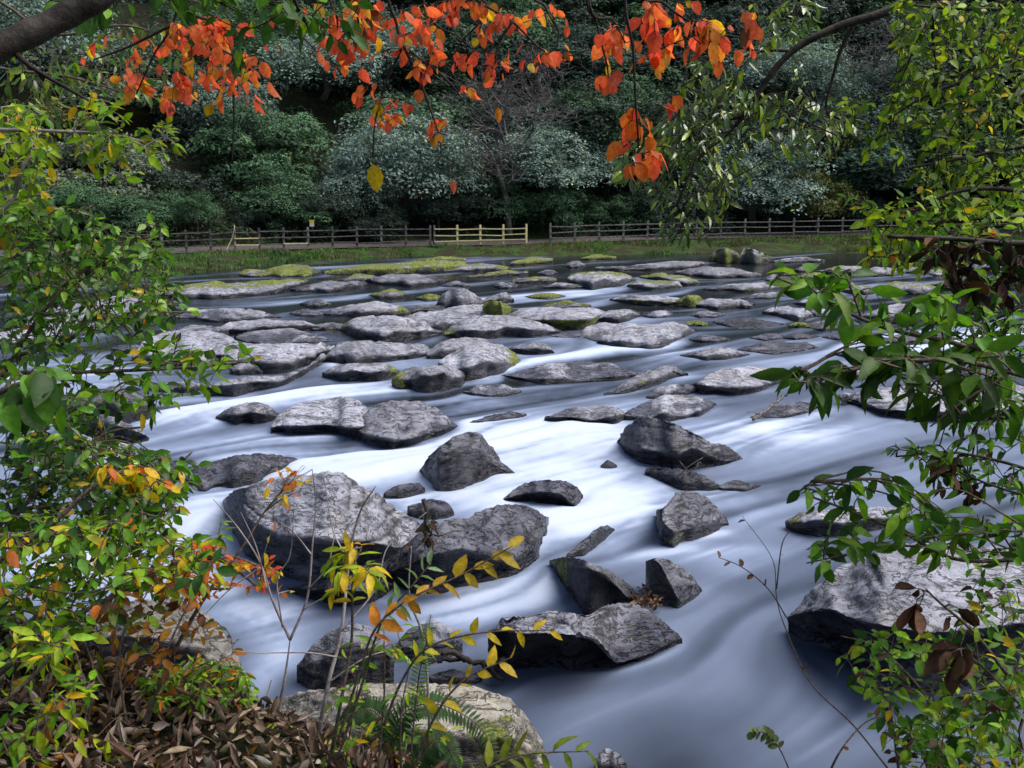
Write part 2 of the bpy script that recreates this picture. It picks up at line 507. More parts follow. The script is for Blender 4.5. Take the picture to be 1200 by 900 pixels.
BIG = [
 ('massive blunt grey boulder left of centre, pale on top, rough faced and black underneath',
  [(263,585),(275,573),(310,560),(345,552),(400,551),(425,562),(450,578),(470,595),(490,606),(497,622)],
  [(263,590),(268,606),(275,630),(285,652),(310,668),(340,680),(380,686),(420,681),(450,668),(470,655),(490,640),(497,628)],
  dict(ridge=[(263,588),(290,612),(330,630),(380,634),(440,637),(470,645),(497,625)], und=.6, s=.42, tone=.7, rough=.75, wet=.0)),
 ('long dark wet slab with rounded right end, lying just right of the massive blunt boulder',
  [(440,674),(470,648),(500,615),(520,604),(552,604),(562,595),(580,588),(610,587),(630,592),(642,606)],
  [(440,680),(480,694),(520,694),(560,682),(600,676),(625,660),(640,630),(643,612)],
  dict(ridge=[(440,677),(470,666),(500,653),(540,643),(575,650),(600,658),(628,642),(643,608)], und=.25, s=.35, wet=.75, tone=.4)),
 ('low dark slab with black underside at the foot of the massive blunt boulder',
  [(338,690),(365,680),(400,676),(440,674),(462,684)], [(338,694),(370,706),(400,712),(440,710),(462,690)], dict(ridge=.5, und=.15, wet=.8, tone=.3)),
 ('dark wet pyramid shaped rock with slanting layers in mid stream',
  [(491,552),(505,530),(522,512),(540,503),(553,501),(563,504),(575,518),(590,540),(607,557)],
  [(491,555),(503,566),(512,577),(530,578),(550,572),(570,566),(590,559),(607,560)],
  dict(ridge=[(491,553),(508,540),(530,527),(548,520),(565,530),(585,548),(607,558)], und=0, s=.75, wet=.7, tone=.35, rough=1.3, strata=.5)),
 ('small dark wet rock arched over a black hollow, right of the pyramid shaped rock',
  [(588,586),(600,573),(615,564),(640,560),(665,562),(678,568),(683,578)], [(588,589),(610,591),(640,591),(660,594),(675,600),(683,588)],
  dict(ridge=[(588,587),(605,582),(625,578),(645,578),(660,582),(672,594),(683,584)], und=.25, s=.3, wet=.75, tone=.35)),
 ('tilted wedge rock with yellow moss tip and dark hollow face above the long undercut slab',
  [(644,656),(655,652),(675,651),(700,658),(725,672),(742,688),(748,698)], [(644,661),(655,678),(665,692),(676,706),(690,720),(710,718),(730,709),(748,702)],
  dict(ridge=[(644,659),(660,664),(690,667),(710,675),(725,690),(737,702),(748,700)], und=.38, s=.35, moss=1.5, mmode='l', tone=.4, wet=.2)),
 ('long grey slab with flat mottled top and deep black undercut, lower middle of the stream',
  [(576,742),(585,722),(600,715),(625,714),(645,712),(665,713),(690,718),(705,710),(725,705),(745,706),(770,716),(790,735),(799,748)],
  [(574,772),(600,784),(640,788),(680,788),(722,785),(760,772),(790,760),(799,753)],
  dict(ridge=[(574,745),(600,746),(640,743),(680,746),(700,753),(712,768),(722,779),(760,768),(790,756),(799,750)], und=.5, s=.16, moss=.22, mmode='t', tone=.42, wet=.05, rough=.8)),
 ('small angular rock with dark left and speckled right face beside the moss tipped wedge',
  [(757,658),(768,653),(785,654),(800,664),(812,674),(822,690)], [(757,690),(762,704),(780,712),(797,714),(808,706),(822,694)],
  dict(ridge=[(757,660),(770,656),(780,672),(788,690),(797,706),(822,692)], und=.05, s=.7, tone=.4, wet=.3, rd=2)),
 ('blocky charcoal boulder with a flat front face over a black overhang, right of mid stream',
  [(724,516),(733,503),(745,488),(752,485),(775,488),(800,495),(815,505),(830,515),(850,520),(864,530),(872,539)],
  [(724,524),(735,534),(750,543),(765,548),(785,551),(810,551),(830,549),(850,546),(865,542),(872,541)],
  dict(ridge=[(724,520),(745,527),(775,532),(800,531),(815,525),(830,535),(850,541),(872,540)], und=.3, s=1.1, tone=.3, wet=.5, rd=2, rough=1.2)),
 ('rough dark block streaked with wet glints, downstream of the blocky charcoal boulder',
  [(769,598),(780,590),(790,578),(805,573),(820,575),(838,588),(850,602),(854,613)], [(769,606),(771,625),(773,638),(790,640),(815,630),(835,622),(854,616)],
  dict(ridge=[(769,600),(778,613),(787,624),(800,622),(830,616),(854,614)], und=.05, s=.6, wet=.65, moss=.4, mmode='f', tone=.4, rough=1.4)),
 ('dark half drowned stone with water sliding over it above the moss tipped wedge',
  [(664,650),(680,635),(697,619),(712,614),(720,620)], [(664,654),(685,650),(705,634),(720,623)], dict(ridge=.4, wet=.9, tone=.3)),
 ('broad pale slab over a dark gap, left of the twin slabs beside mid stream',
  [(318,500),(330,480),(350,471),(400,463),(415,464),(435,473)], [(318,507),(340,510),(380,510),(418,512),(435,512)],
  dict(ridge=[(318,502),(340,501),(380,499),(417,504),(435,505)], und=.3, s=.10, tone=.72, wet=.05, rough=.9)),
 ('big smooth domed slab, darker right one of the twin slabs left of mid stream',
  [(414,503),(425,485),(440,472),(460,467),(490,466),(510,474),(525,485),(536,498)], [(414,512),(430,519),(450,523),(475,526),(505,516),(530,504),(536,500)],
  dict(ridge=[(414,506),(430,513),(470,518),(505,509),(536,499)], und=.2, s=.15, tone=.5, wet=.3, rough=1.1)),
 ('lone rounded dark grey rock in smooth water left of the twin slabs',
  [(253,488),(265,477),(290,469),(310,470),(325,481),(328,488)], [(253,492),(275,496),(310,494),(328,490)], dict(ridge=.62, und=.12, s=.2, tone=.35, wet=.2)),
 ('flat black wet ledge barely above water behind the massive blunt boulder',
  [(205,556),(240,542),(280,531),(320,528),(348,536)], [(205,564),(240,574),(300,566),(348,541)], dict(ridge=.7, s=.05, tone=.2, wet=.85, rough=1.3)),
 ('pale domed rock with a moss rim on its right end, largest of the central cluster',
  [(520,424),(535,412),(560,405),(585,406),(600,415),(605,423)], [(520,440),(545,444),(575,441),(600,433),(605,427)], dict(ridge=.6, s=.10, tone=.68, moss=.8, mmode='r', und=.1, rough=.8)),
 ('dark front block of the central cluster with bright moss down its left end',
  [(460,440),(475,430),(500,425),(525,425),(546,437)], [(462,455),(475,458),(505,458),(540,453),(546,446)], dict(ridge=.45, s=.12, tone=.35, moss=1.0, mmode='l', und=.12)),
 ('rear rounded rock of the central cluster, partly hidden by the pale dome',
  [(505,414),(520,402),(545,396),(565,398),(586,405)], [(505,422),(530,421),(560,414),(586,408)], dict(ridge=.5, s=.12, tone=.55, moss=.3)),
 ('mottled grey hump left of the central cluster with a lower lobe at its right',
  [(388,418),(400,405),(420,401),(440,403),(470,405),(492,406),(500,413)], [(388,424),(420,428),(460,424),(490,420),(500,416)], dict(ridge=.6, s=.10, tone=.45, wet=.2)),
 ('low grey rock with a mossy dark notch in front of the mottled hump',
  [(383,437),(400,428),(430,426),(450,427),(463,433)], [(383,443),(405,448),(440,447),(463,442)], dict(ridge=.5, s=.12, tone=.5, moss=.7, mmode='r', und=.15)),
 ('small dark rock with a black hollow right of the central cluster',
  [(598,409),(615,403),(630,402),(643,406),(647,413)], [(598,414),(622,417),(647,415)], dict(ridge=.45, und=.1, tone=.5, wet=.2)),
 ('wide cracked pale slab with moss on its left corner, upstream of the mottled hump',
  [(405,382),(420,373),(460,371),(490,378),(508,388)], [(405,387),(420,395),(445,401),(480,399),(508,393)], dict(ridge=.62, s=.08, tone=.68, moss=.7, mmode='l', rough=1.2, und=.08)),
 ('long pale slab behind the cracked slab, running up to the mossy stump of rock',
  [(468,376),(500,366),(540,361),(570,360),(582,366)], [(468,381),(520,385),(560,377),(582,370)], dict(ridge=.7, s=.05, tone=.66)),
 ('slab with a dark front notch and mossy left end, below the mossy stump of rock',
  [(532,388),(545,376),(570,372),(600,374),(625,380),(646,388)], [(532,396),(560,398),(590,394),(620,395),(646,392)], dict(ridge=.6, s=.08, tone=.6, moss=.6, mmode='l', und=.12)),
 ('upright stump of rock capped with bright moss, standing on the pale slabs',
  [(569,359),(575,352),(585,353),(599,362)], [(575,372),(588,375),(599,367)], dict(ridge=.3, s=.5, tone=.2, moss=1.3, mmode='a', rough=1.5, z0=.02)),
 ('rounded bluish boulder standing higher than the flat rocks around it, upstream centre',
  [(516,357),(522,345),(532,338),(543,338),(555,346),(564,356)], [(516,361),(530,364),(555,362),(564,359)], dict(ridge=.55, s=.6, tone=.4, wet=.15, rd=6)),
 ('small two peaked stone right of the rounded bluish boulder',
  [(565,353),(578,347),(592,343),(599,351)], [(565,357),(599,356)], dict(ridge=.5, s=.5, tone=.5)),
 ('large flat topped slab with black shadow gap beneath, right of the mossy stump of rock',
  [(594,372),(615,364),(650,361),(690,361),(703,366)], [(597,378),(630,380),(655,385),(690,384),(703,372)],
  dict(ridge=[(594,375),(620,375),(652,377),(690,375),(703,368)], und=.4, s=.03, tone=.72, moss=.6, mmode='f', rough=.7)),
 ('thin pale slab with a yellow moss rear edge behind the flat topped slab',
  [(640,358),(665,353),(688,357)], [(640,362),(688,361)], dict(ridge=.6, s=.08, tone=.6, moss=.9, mmode='b')),
 ('broad flat pale rock with ragged edges and a rust stain, right of centre',
  [(685,394),(692,384),(710,380),(750,383),(795,382),(811,388)], [(685,397),(705,404),(740,409),(780,407),(795,399),(811,391)], dict(ridge=.68, s=.03, tone=.68, rough=1.3)),
 ('lumpy little ledge between the flat topped slab and the ragged flat rock',
  [(688,373),(715,363),(735,362),(748,367)], [(690,377),(725,379),(748,371)], dict(ridge=.5, s=.15, tone=.5, rough=1.6)),
 ('pale rock ringed with yellow moss, left one of the moss topped pair far upstream',
  [(672,325),(680,320),(710,319),(730,322),(739,328)], [(672,335),(695,339),(722,336),(739,330)], dict(ridge=.4, s=.05, tone=.7, moss=1.0, mmode='b', z0=.0)),
 ('oblong pale rock edged with moss, far upstream right of the moss ringed rock',
  [(740,333),(750,329),(790,330),(793,335)], [(740,337),(765,340),(793,338)], dict(ridge=.5, s=.05, tone=.7, moss=.9, mmode='b')),
 ('mossy green backed ledge far upstream, right end of the moss topped row',
  [(756,324),(775,320),(800,323),(813,330)], [(756,327),(775,329),(800,335),(813,333)], dict(ridge=.5, s=.06, tone=.6, moss=1.1, mmode='t')),
 ('long flat rock with dark mossy front edge, right of centre upstream',
  [(722,350),(735,345),(770,347),(798,350),(802,353)], [(722,353),(760,359),(802,357)], dict(ridge=.55, s=.04, tone=.7, moss=.7, mmode='f', und=.15)),
 ('round lump wholly covered with yellow green moss at the end of the long flat rock',
  [(795,353),(805,346),(818,347),(824,354)], [(797,359),(812,360),(824,356)], dict(ridge=.4, s=.4, tone=.4, moss=1.5, mmode='a')),
 ('brown mossy boulder by the far bank, left of the jagged pale one',
  [(834,301),(840,294),(850,291),(862,297),(869,304)], [(834,307),(850,309),(869,307)], dict(ridge=.4, s=.8, tone=.2, moss=.75, mmode='a')),
 ('jagged pale boulder with moss streaks close to the far bank',
  [(868,306),(873,292),(880,291),(895,297),(903,303)], [(868,309),(885,310),(903,307)], dict(ridge=.4, s=.9, tone=.7, moss=.5, mmode='a', rough=1.6)),
 ('long low grey rock bar before the far bank in the right half of the river',
  [(708,313),(750,310),(790,306),(815,306),(822,310)], [(708,316),(760,317),(805,315),(822,312)], dict(ridge=.5, s=.03, tone=.4)),
 ('dim wide flat rock just downstream of the two bank boulders',
  [(800,318),(830,313),(860,316),(882,321)], [(800,322),(840,326),(882,325)], dict(ridge=.6, s=.04, tone=.45, wet=.3)),
 ('narrow pale bar upstream on the right, in a bright streak of water',
  [(832,337),(860,333),(890,332),(914,334)], [(832,340),(870,342),(914,338)], dict(ridge=.5, s=.04, tone=.6, moss=.4, mmode='f')),
 ('pale flat stone right of the round mossy lump, below the narrow bar',
  [(872,349),(890,344),(912,343)], [(872,351),(912,350)], dict(ridge=.6, s=.04, tone=.7, moss=.4)),
 ('fist like little round stone alone in calm water, upstream right',
  [(861,358),(868,353),(875,354),(880,359)], [(861,361),(880,362)], dict(ridge=.5, s=.5, tone=.5)),
 ('broken whitish stone beside the green leaves, with water pouring off it',
  [(900,364),(920,360),(940,362),(946,368)], [(905,369),(935,378),(946,374)], dict(ridge=.6, s=.1, tone=.72, rough=1.5)),
 ('tiny moss cushion of a stone below the broken whitish stone',
  [(927,381),(936,377),(949,380)], [(927,384),(949,385)], dict(ridge=.4, s=.3, tone=.2, moss=1.4, mmode='a')),
 ('submerged shelf covered with brown gravel, right of the ragged flat rock',
  [(845,376),(875,372),(912,378)], [(845,380),(870,385),(912,383)], dict(ridge=.8, s=.02, tone=.15, wet=.6, rough=1.6)),
 ('little stone with a green mossy back in front of the submerged gravel shelf',
  [(800,380),(815,375),(827,379)], [(800,382),(827,382)], dict(ridge=.5, s=.2, tone=.4, moss=1.0, mmode='a')),
 ('wide wet ledge almost drowned in streaming water, right of the bright rapid',
  [(870,408),(900,402),(940,401),(952,405)], [(870,411),(905,415),(952,411)], dict(ridge=.75, s=.03, tone=.35, wet=.8)),
 ('big pale speckled rock with a dark hole in its top, right of the bright rapid',
  [(812,449),(825,440),(845,430),(880,427),(912,431),(919,439)], [(812,456),(820,462),(850,463),(890,459),(919,451)],
  dict(ridge=[(812,451),(850,455),(890,453),(919,447)], und=.2, s=.08, tone=.68, moss=.5, mmode='r')),
 ('smaller domed rock touching the left end of the speckled rock with a hole',
  [(758,463),(770,453),(790,449),(812,450),(816,456)], [(758,468),(780,469),(816,461)], dict(ridge=.55, s=.12, tone=.6)),
 ('slanting ridge of rock rising out of the rapid, mossy along its crest',
  [(708,460),(735,445),(750,438),(770,428),(790,426),(807,436)], [(708,464),(740,461),(760,453),(785,446),(807,441)], dict(ridge=.5, s=.12, tone=.4, moss=.45, wet=.35, rough=1.4)),
 ('low slab with dark front, left of the pale wedge behind the charcoal boulder',
  [(638,488),(660,478),(690,475),(720,475),(736,484)], [(638,494),(670,494),(690,500),(725,497),(736,491)], dict(ridge=[(638,490),(670,489),(695,493),(736,486)], und=.2, s=.08, tone=.6, moss=.4)),
 ('pale wedge shaped slab directly behind the blocky charcoal boulder',
  [(728,484),(750,470),(780,462),(815,464),(839,472)], [(728,492),(760,496),(800,493),(820,488),(839,476)], dict(ridge=.75, s=.06, tone=.7, und=.1)),
 ('wet flat ledge with a stick lying across it, right of mid stream',
  [(880,487),(910,475),(940,468),(961,474)], [(880,492),(920,491),(961,483)], dict(ridge=.7, s=.05, tone=.4, wet=.6, rough=1.4)),
 ('long pale slab behind the big dark leaves at the right',
  [(988,462),(1010,452),(1060,450),(1130,445),(1190,450),(1225,456)], [(1000,476),(1030,488),(1080,492),(1150,493),(1225,491)],
  dict(ridge=[(988,468),(1030,480),(1080,484),(1150,483),(1225,480)], und=.3, s=.06, tone=.7)),
 ('low pale rock with dark ferny front at the right, upstream of the enormous slab',
  [(925,609),(935,600),(960,597),(1000,592),(1062,596)], [(925,621),(940,628),(960,629),(1010,626),(1062,616)], dict(ridge=.5, s=.12, tone=.7, moss=.5, mmode='l', und=.1)),
 ('enormous pale slab with a deep black undercut at the lower right',
  [(924,722),(945,690),(965,670),(1000,650),(1050,635),(1120,630),(1200,640),(1290,652)], [(924,738),(950,756),(990,775),(1030,803),(1080,813),(1150,808),(1290,785)],
  dict(ridge=[(924,727),(945,723),(975,717),(1000,728),(1050,737),(1100,743),(1200,732),(1290,722)], und=.55, s=.13, tone=.6, rough=.55)),
 ('large pale table rock at the left behind the leafy spray',
  [(167,417),(180,398),(210,391),(250,393),(277,399)], [(167,426),(185,430),(230,432),(277,421)], dict(ridge=.75, s=.04, tone=.75)),
 ('long pale shelf with a cracked dark right end, next to the pale table rock',
  [(250,413),(270,405),(320,403),(370,402),(387,407)], [(268,426),(300,434),(335,437),(365,426),(387,413)], dict(ridge=.6, s=.06, tone=.7, rough=1.2, und=.1)),
 ('flat pale slab stacked upstream of the long cracked shelf',
  [(278,393),(300,388),(340,386),(370,392),(384,398)], [(278,400),(310,405),(350,404),(384,401)], dict(ridge=.7, s=.04, tone=.7)),
 ('furthest of the stacked pale slabs on the left, with a dark vertical break',
  [(258,388),(275,378),(310,375),(350,376),(367,382)], [(258,393),(290,392),(340,389),(367,388)], dict(ridge=.5, s=.05, tone=.62, und=.1)),
 ('narrow pale strip of rock left of the furthest stacked slab',
  [(195,389),(225,382),(259,384)], [(195,395),(259,393)], dict(ridge=.5, s=.05, tone=.6)),
 ('dark nosed slab sloping up to the right in front of the long cracked shelf',
  [(244,450),(260,443),(290,441),(330,440),(360,428),(379,416)], [(240,466),(265,466),(290,461),(330,453),(355,441),(379,425)], dict(ridge=.4, s=.12, tone=.45, wet=.15, und=.1, rough=1.2)),
 ('small grey block wedged in the mossy dark gap under the long cracked shelf',
  [(272,431),(285,425),(300,427),(306,434)], [(272,439),(306,439)], dict(ridge=.5, s=.2, tone=.5)),
 ('grey flat rock with a hollow left end, upstream on the left',
  [(217,370),(235,363),(270,363),(300,366),(319,371)], [(228,374),(260,379),(300,375),(319,373)], dict(ridge=.6, s=.04, tone=.6)),
 ('long low rock bar with grassy moss along its back, upstream on the left',
  [(195,343),(230,335),(270,332),(320,329),(346,328)], [(200,348),(260,351),(310,346),(346,334)], dict(ridge=.55, s=.05, tone=.5, moss=1.1, mmode='b')),
 ('dark low bar tipped with moss near the left bushes, beyond the grassy backed bar',
  [(150,345),(200,336),(245,330),(263,335)], [(160,351),(215,346),(263,341)], dict(ridge=.5, s=.05, tone=.3, moss=.9, mmode='t')),
 ('oval pale rock with a moss patch on its right shoulder, upstream left of centre',
  [(387,366),(410,358),(440,354),(465,359),(473,365)], [(387,370),(430,372),(473,368)], dict(ridge=.6, s=.05, tone=.62, moss=.7, mmode='r')),
 ('little pale stone squeezed between the stacked slabs and the cracked slab',
  [(366,383),(380,379),(403,381)], [(366,388),(403,387)], dict(ridge=.5, s=.1, tone=.6, moss=.4)),
 ('dull low stone left of the rounded bluish boulder',
  [(476,362),(500,357),(517,359)], [(476,367),(517,366)], dict(ridge=.6, s=.06, tone=.4, wet=.3)),
 ('largest grassy islet of rock close to the far bank, left of centre',
  [(393,318),(430,311),(480,308),(530,306),(537,311)], [(393,322),(450,322),(537,317)], dict(ridge=.4, s=.05, tone=.3, moss=1.2, mmode='a')),
 ('flat islet with green crown right of the largest grassy islet',
  [(525,316),(560,309),(593,313)], [(525,320),(593,318)], dict(ridge=.45, s=.05, tone=.45, moss=.9, mmode='t')),
 ('thin green islet nearest the far bank, behind the largest grassy islet',
  [(488,305),(515,301),(541,303)], [(488,307),(541,306)], dict(ridge=.4, s=.05, tone=.3, moss=1.2, mmode='a')),
 ('long moss topped strip in front of the green crowned islet',
  [(553,323),(590,317),(613,319)], [(553,326),(613,322)], dict(ridge=.5, s=.06, tone=.4, moss=1.2, mmode='t')),
 ('green islet below the pale fence rails, close to the far bank',
  [(602,307),(625,301),(644,303)], [(602,311),(644,308)], dict(ridge=.45, s=.05, tone=.35, moss=1.2, mmode='a')),
 ('dark stone with a moss crest left of the moss ringed rock',
  [(604,328),(630,324),(647,327)], [(604,332),(647,331)], dict(ridge=.5, s=.06, tone=.4, moss=.9, mmode='t')),
 ('small grey stone between the moss crested stone and the moss ringed rock',
  [(641,335),(655,331),(681,335)], [(641,338),(681,338)], dict(ridge=.5, s=.06, tone=.45, moss=.5, mmode='t')),
 ('bright green islet sliver under the grey fence right of the pale rails',
  [(684,302),(700,298),(718,301)], [(684,304),(718,304)], dict(ridge=.4, s=.05, tone=.3, moss=1.4, mmode='a')),
 ('dark low stone with green top left of the brown specked ledge',
  [(398,328),(420,321),(442,325)], [(398,331),(442,330)], dict(ridge=.5, s=.05, tone=.3, moss=.9, mmode='t')),
 ('ledge covered with brown dead leaves in front of the largest grassy islet',
  [(440,326),(480,321),(518,326)], [(440,333),(480,336),(518,331)], dict(ridge=.6, s=.03, tone=.25, moss=.2, wet=.2)),
 ('dim half sunk bar left of the brown specked ledge',
  [(348,338),(385,331),(422,330)], [(348,341),(385,342),(422,336)], dict(ridge=.6, s=.03, tone=.35, wet=.4, moss=.3)),
 ('small dark stone right of the brown specked ledge, in a white streak',
  [(520,333),(535,329),(548,333)], [(520,336),(548,336)], dict(ridge=.5, s=.1, tone=.35)),
 ('pale sliver of rock near the far bank right of the jagged pale boulder',
  [(912,305),(935,301),(960,304)], [(912,308),(960,307)], dict(ridge=.5, s=.05, tone=.65)),
 ('grey layered ledge seen through the leaves at the far left',
  [(30,376),(80,358),(130,350),(178,353)], [(40,386),(110,385),(178,366)], dict(ridge=.6, s=.05, tone=.5, moss=.4)),
 ('pale slab at the left edge below the grey layered ledge',
  [(-30,398),(60,380),(112,379)], [(-30,412),(60,402),(116,391)], dict(ridge=.6, s=.05, tone=.7)),
 ('near black stone behind the leaves, left of the small waterfall',
  [(85,472),(110,455),(150,450),(177,463)], [(88,491),(140,501),(177,491)], dict(ridge=.4, s=.12, tone=.15, wet=.5)),
 ('tilted dark wedge with a pale ridge at the left, above the pale rounded stone',
  [(72,482),(100,481),(140,488),(165,503),(174,512)], [(72,502),(110,516),(150,522),(174,517)], dict(ridge=.35, s=.3, tone=.3, und=.2)),
 ('pale rounded stone half hidden by the left bushes',
  [(52,520),(80,505),(120,511),(155,519),(164,531)], [(52,547),(100,563),(140,558),(164,541)], dict(ridge=.55, s=.15, tone=.75)),
 ('brown stained boulder behind the orange leaved plants at the lower left',
  [(88,725),(120,705),(170,699),(215,702),(245,718),(262,740),(275,765),(295,795),(306,822)], [(88,800),(150,825),(200,835),(260,845),(306,846)],
  dict(ridge=[(88,750),(170,745),(230,760),(262,785),(306,830)], s=.35, tone=.25, wet=0, moss=.25, warm=.9)),
 ('broad cream boulder at the bottom edge among the fern fronds',
  [(296,838),(330,815),(380,804),(440,799),(500,796),(560,802),(600,815),(630,845),(647,882),(652,905)], [(296,870),(400,940),(500,960),(600,950),(652,925)],
  dict(ridge=[(296,850),(380,850),(500,855),(600,865),(652,912)], s=.18, tone=.66, moss=.42, mmode='a', rough=.6, warm=1.0)),
 ('small round stone cut by the bottom edge, right of the cream boulder',
  [(697,886),(710,874),(725,882),(735,896)], [(697,910),(735,915)], dict(ridge=.5, s=.4, tone=.45, moss=.4, mmode='l')),
 ('dark rounded rock behind the yellow leaved sapling',
  [(349,776),(365,755),(390,735),(420,728),(445,735),(462,762)], [(349,803),(400,810),(462,804)], dict(ridge=.4, s=.4, tone=.2, moss=.3, mmode='l', wet=.2)),
 ('pale speckled rock at the right of the dark rounded rock behind the sapling',
  [(464,752),(480,735),(510,725),(530,735),(542,752)], [(464,772),(500,776),(542,766)], dict(ridge=.5, s=.3, tone=.6)),
 ('flat drowned ledge behind the cream boulder with a dark branch caught on it',
  [(502,792),(530,784),(565,790)], [(502,802),(565,800)], dict(ridge=.5, s=.1, tone=.25, wet=.8)),
 ('small glossy stone tucked behind the right shoulder of the massive blunt boulder',
  [(450,577),(465,567),(490,565),(498,571)], [(452,585),(475,584),(498,579)], dict(ridge=.5, s=.3, tone=.3, wet=.7)),
 ('wet black cobble wedged between the massive blunt boulder and the long wet slab',
  [(478,592),(505,582),(525,588),(532,600)], [(478,607),(505,610),(532,606)], dict(ridge=.5, s=.35, tone=.25, wet=.85)),
 ('thin dark ledge skimmed by water right of the twin slabs',
  [(550,494),(575,485),(600,481),(617,485)], [(550,498),(592,493),(617,489)], dict(ridge=.5, s=.08, tone=.3, wet=.6)),
 ('tiny black stone alone in white water left of the charcoal boulder overhang',
  [(704,545),(712,537),(723,545)], [(704,551),(723,551)], dict(ridge=.5, s=.5, tone=.2, wet=.8)),
 ('dripping black lump under the charcoal boulder overhang',
  [(758,550),(790,545),(820,553),(842,568)], [(762,558),(800,578),(842,575)], dict(ridge=.4, s=.3, tone=.1, wet=.9, rough=1.6)),
 ('low black stone right of the dripping lump, nearly under water',
  [(840,568),(862,562),(891,569)], [(840,574),(870,577),(891,572)], dict(ridge=.5, s=.1, tone=.15, wet=.9)),
]
BOX = []
def broaden(T_, B_, kw):
    q = T_ + B_; yc = sum(p[1] for p in B_) / len(B_)
    if yc > 445: return T_, B_, kw
    xc = (min(p[0] for p in q) + max(p[0] for p in q)) / 2; k = 1.2 if yc < 400 else 1.12
    f = lambda P: [(xc + (x - xc) * k, yc + (y - yc) * 1.16) for x, y in P]
    kw = dict(kw)
    if not isinstance(kw.get('ridge', .5), (int, float)): kw['ridge'] = f(kw['ridge'])
    return f(T_), f(B_), kw
for L, T_, B_, kw in BIG:
    T_, B_, kw = broaden(T_, B_, kw)
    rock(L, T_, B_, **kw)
    q = T_ + B_; BOX.append((min(p[0] for p in q), min(p[1] for p in q), max(p[0] for p in q), max(p[1] for p in q)))
# small slabs that fill the gaps between the larger ones
fr_ = random.Random(21); tries = 0; made = 0
while made < 120 and tries < 12000:
    tries += 1
    y = 309 + 150 * fr_.random() ** 1.35; x = fr_.uniform(150, 1120)
    k = (y - 215) / 100.0
    w_ = fr_.uniform(22, 80) * k; h_ = w_ * fr_.uniform(.09, .15) + 1.5
    if y > 395 and (x > 560 and fr_.random() < .75): continue
    b = (x - w_ / 2, y - h_, x + w_ / 2, y + h_ * .5)
    if any(min(b[2], c[2]) - max(b[0], c[0]) > .3 * w_ and min(b[3], c[3]) - max(b[1], c[1]) > -.6 for c in BOX): continue
    if y < bank_line(x) + 6: continue
    BOX.append(b); made += 1
    u = [fr_.uniform(.25, .45), fr_.uniform(.55, .8)]
    top = [(b[0], y), (b[0] + w_ * u[0], y - h_ * fr_.uniform(.7, 1)), (b[0] + w_ * u[1], y - h_ * fr_.uniform(.6, 1)), (b[2], y - h_ * .1)]
    bs = [(b[0], y + 1.5), (b[0] + w_ * .3, y + h_ * .5 + 1), (b[0] + w_ * .7, y + h_ * .45 + 1), (b[2], y + 1.2)]
    far_ = y < 352 and fr_.random() < .6
    rock('small moss topped slab barely above water among the far stones' if far_ else 'small plain grey slab barely above water, filling a gap between the larger slabs', top, bs,
         ridge=fr_.uniform(.45, .75), s=fr_.uniform(.03, .12), tone=fr_.uniform(.35, .8), wet=fr_.choice([.05, .2, .5]), moss=1.2 if far_ else fr_.choice([0, 0, .4]),
         mmode=fr_.choice(['t', 'b', 'a']) if far_ else 'e', group='small mossy slabs upstream' if far_ else 'small slabs between the larger rocks')
# ------------------------------------------------------------------ river: the current is solved around the rocks
A0, A1, B0, B1 = -1.0, 1.0, math.log(3.2), math.log(62.0)
DA = DB = .0036
NA, NB = int((A1 - A0) / DA), int((B1 - B0) / DB)
av = A0 + np.arange(NA) * DA; bv = B0 + np.arange(NB) * DB
AA, BB = np.meshgrid(av, bv)                         # rows run away from the camera
YY = np.exp(BB); XX = AA * YY

def inside(poly, X, Y):
    r = np.zeros(X.shape, bool); x, y = poly[:, 0], poly[:, 1]; j = len(poly) - 1
    for i in range(len(poly)):
        c = (y[i] > Y) != (y[j] > Y)
        if c.any():
            r ^= c & (X < (x[j] - x[i]) * (Y - y[i]) / (y[j] - y[i] + 1e-12) + x[i])
        j = i
    return r

def flow():
    st = 2
    X, Y = XX[::st, ::st], YY[::st, ::st]
    psi0 = -1.25 * Y + 1.0 * X                        # down river and a little to the left
    psi0 = psi0 + 1.2 * vnoise(np.stack([X * .35, Y * .35, 0 * X], -1), 5) * np.minimum(1, Y / 14)
    mask = np.zeros(X.shape, bool); psi = psi0.copy(); fixed = psi0.copy()
    for f in FOOT:
        lo, hi = f.min(0), f.max(0)
        bx = (Y > lo[1] - .2) & (Y < hi[1] + .2) & (X > lo[0] - .2) & (X < hi[0] + .2)
        if not bx.any(): continue
        r, c = np.where(bx); sl = (slice(r.min(), r.max() + 1), slice(c.min(), c.max() + 1))
        ins = inside(f, X[sl], Y[sl])
        if not ins.any(): continue
        fixed[sl][ins] = psi0[sl][ins].mean(); mask[sl] |= ins
    psi = np.where(mask, fixed, psi0)
    for _ in range(700):
        q = psi.copy()
        q[1:-1, 1:-1] = .25 * (psi[:-2, 1:-1] + psi[2:, 1:-1] + psi[1:-1, :-2] + psi[1:-1, 2:])
        psi = np.where(mask, fixed, q)
    up = lambda Z: np.kron(Z, np.ones((st, st)))[:NB, :NA]
    # bilinear enlargement
    r = np.clip(np.arange(NB) / st, 0, psi.shape[0] - 1.001); c = np.clip(np.arange(NA) / st, 0, psi.shape[1] - 1.001)
    r0, c0 = r.astype(int), c.astype(int); fr, fc = (r - r0)[:, None], (c - c0)[None]
    g = lambda Z: (Z[r0][:, c0] * (1 - fr) + Z[r0 + 1][:, c0] * fr) * (1 - fc) + (Z[r0][:, c0 + 1] * (1 - fr) + Z[r0 + 1][:, c0 + 1] * fr) * fc
    return g(psi), g(mask.astype(float))

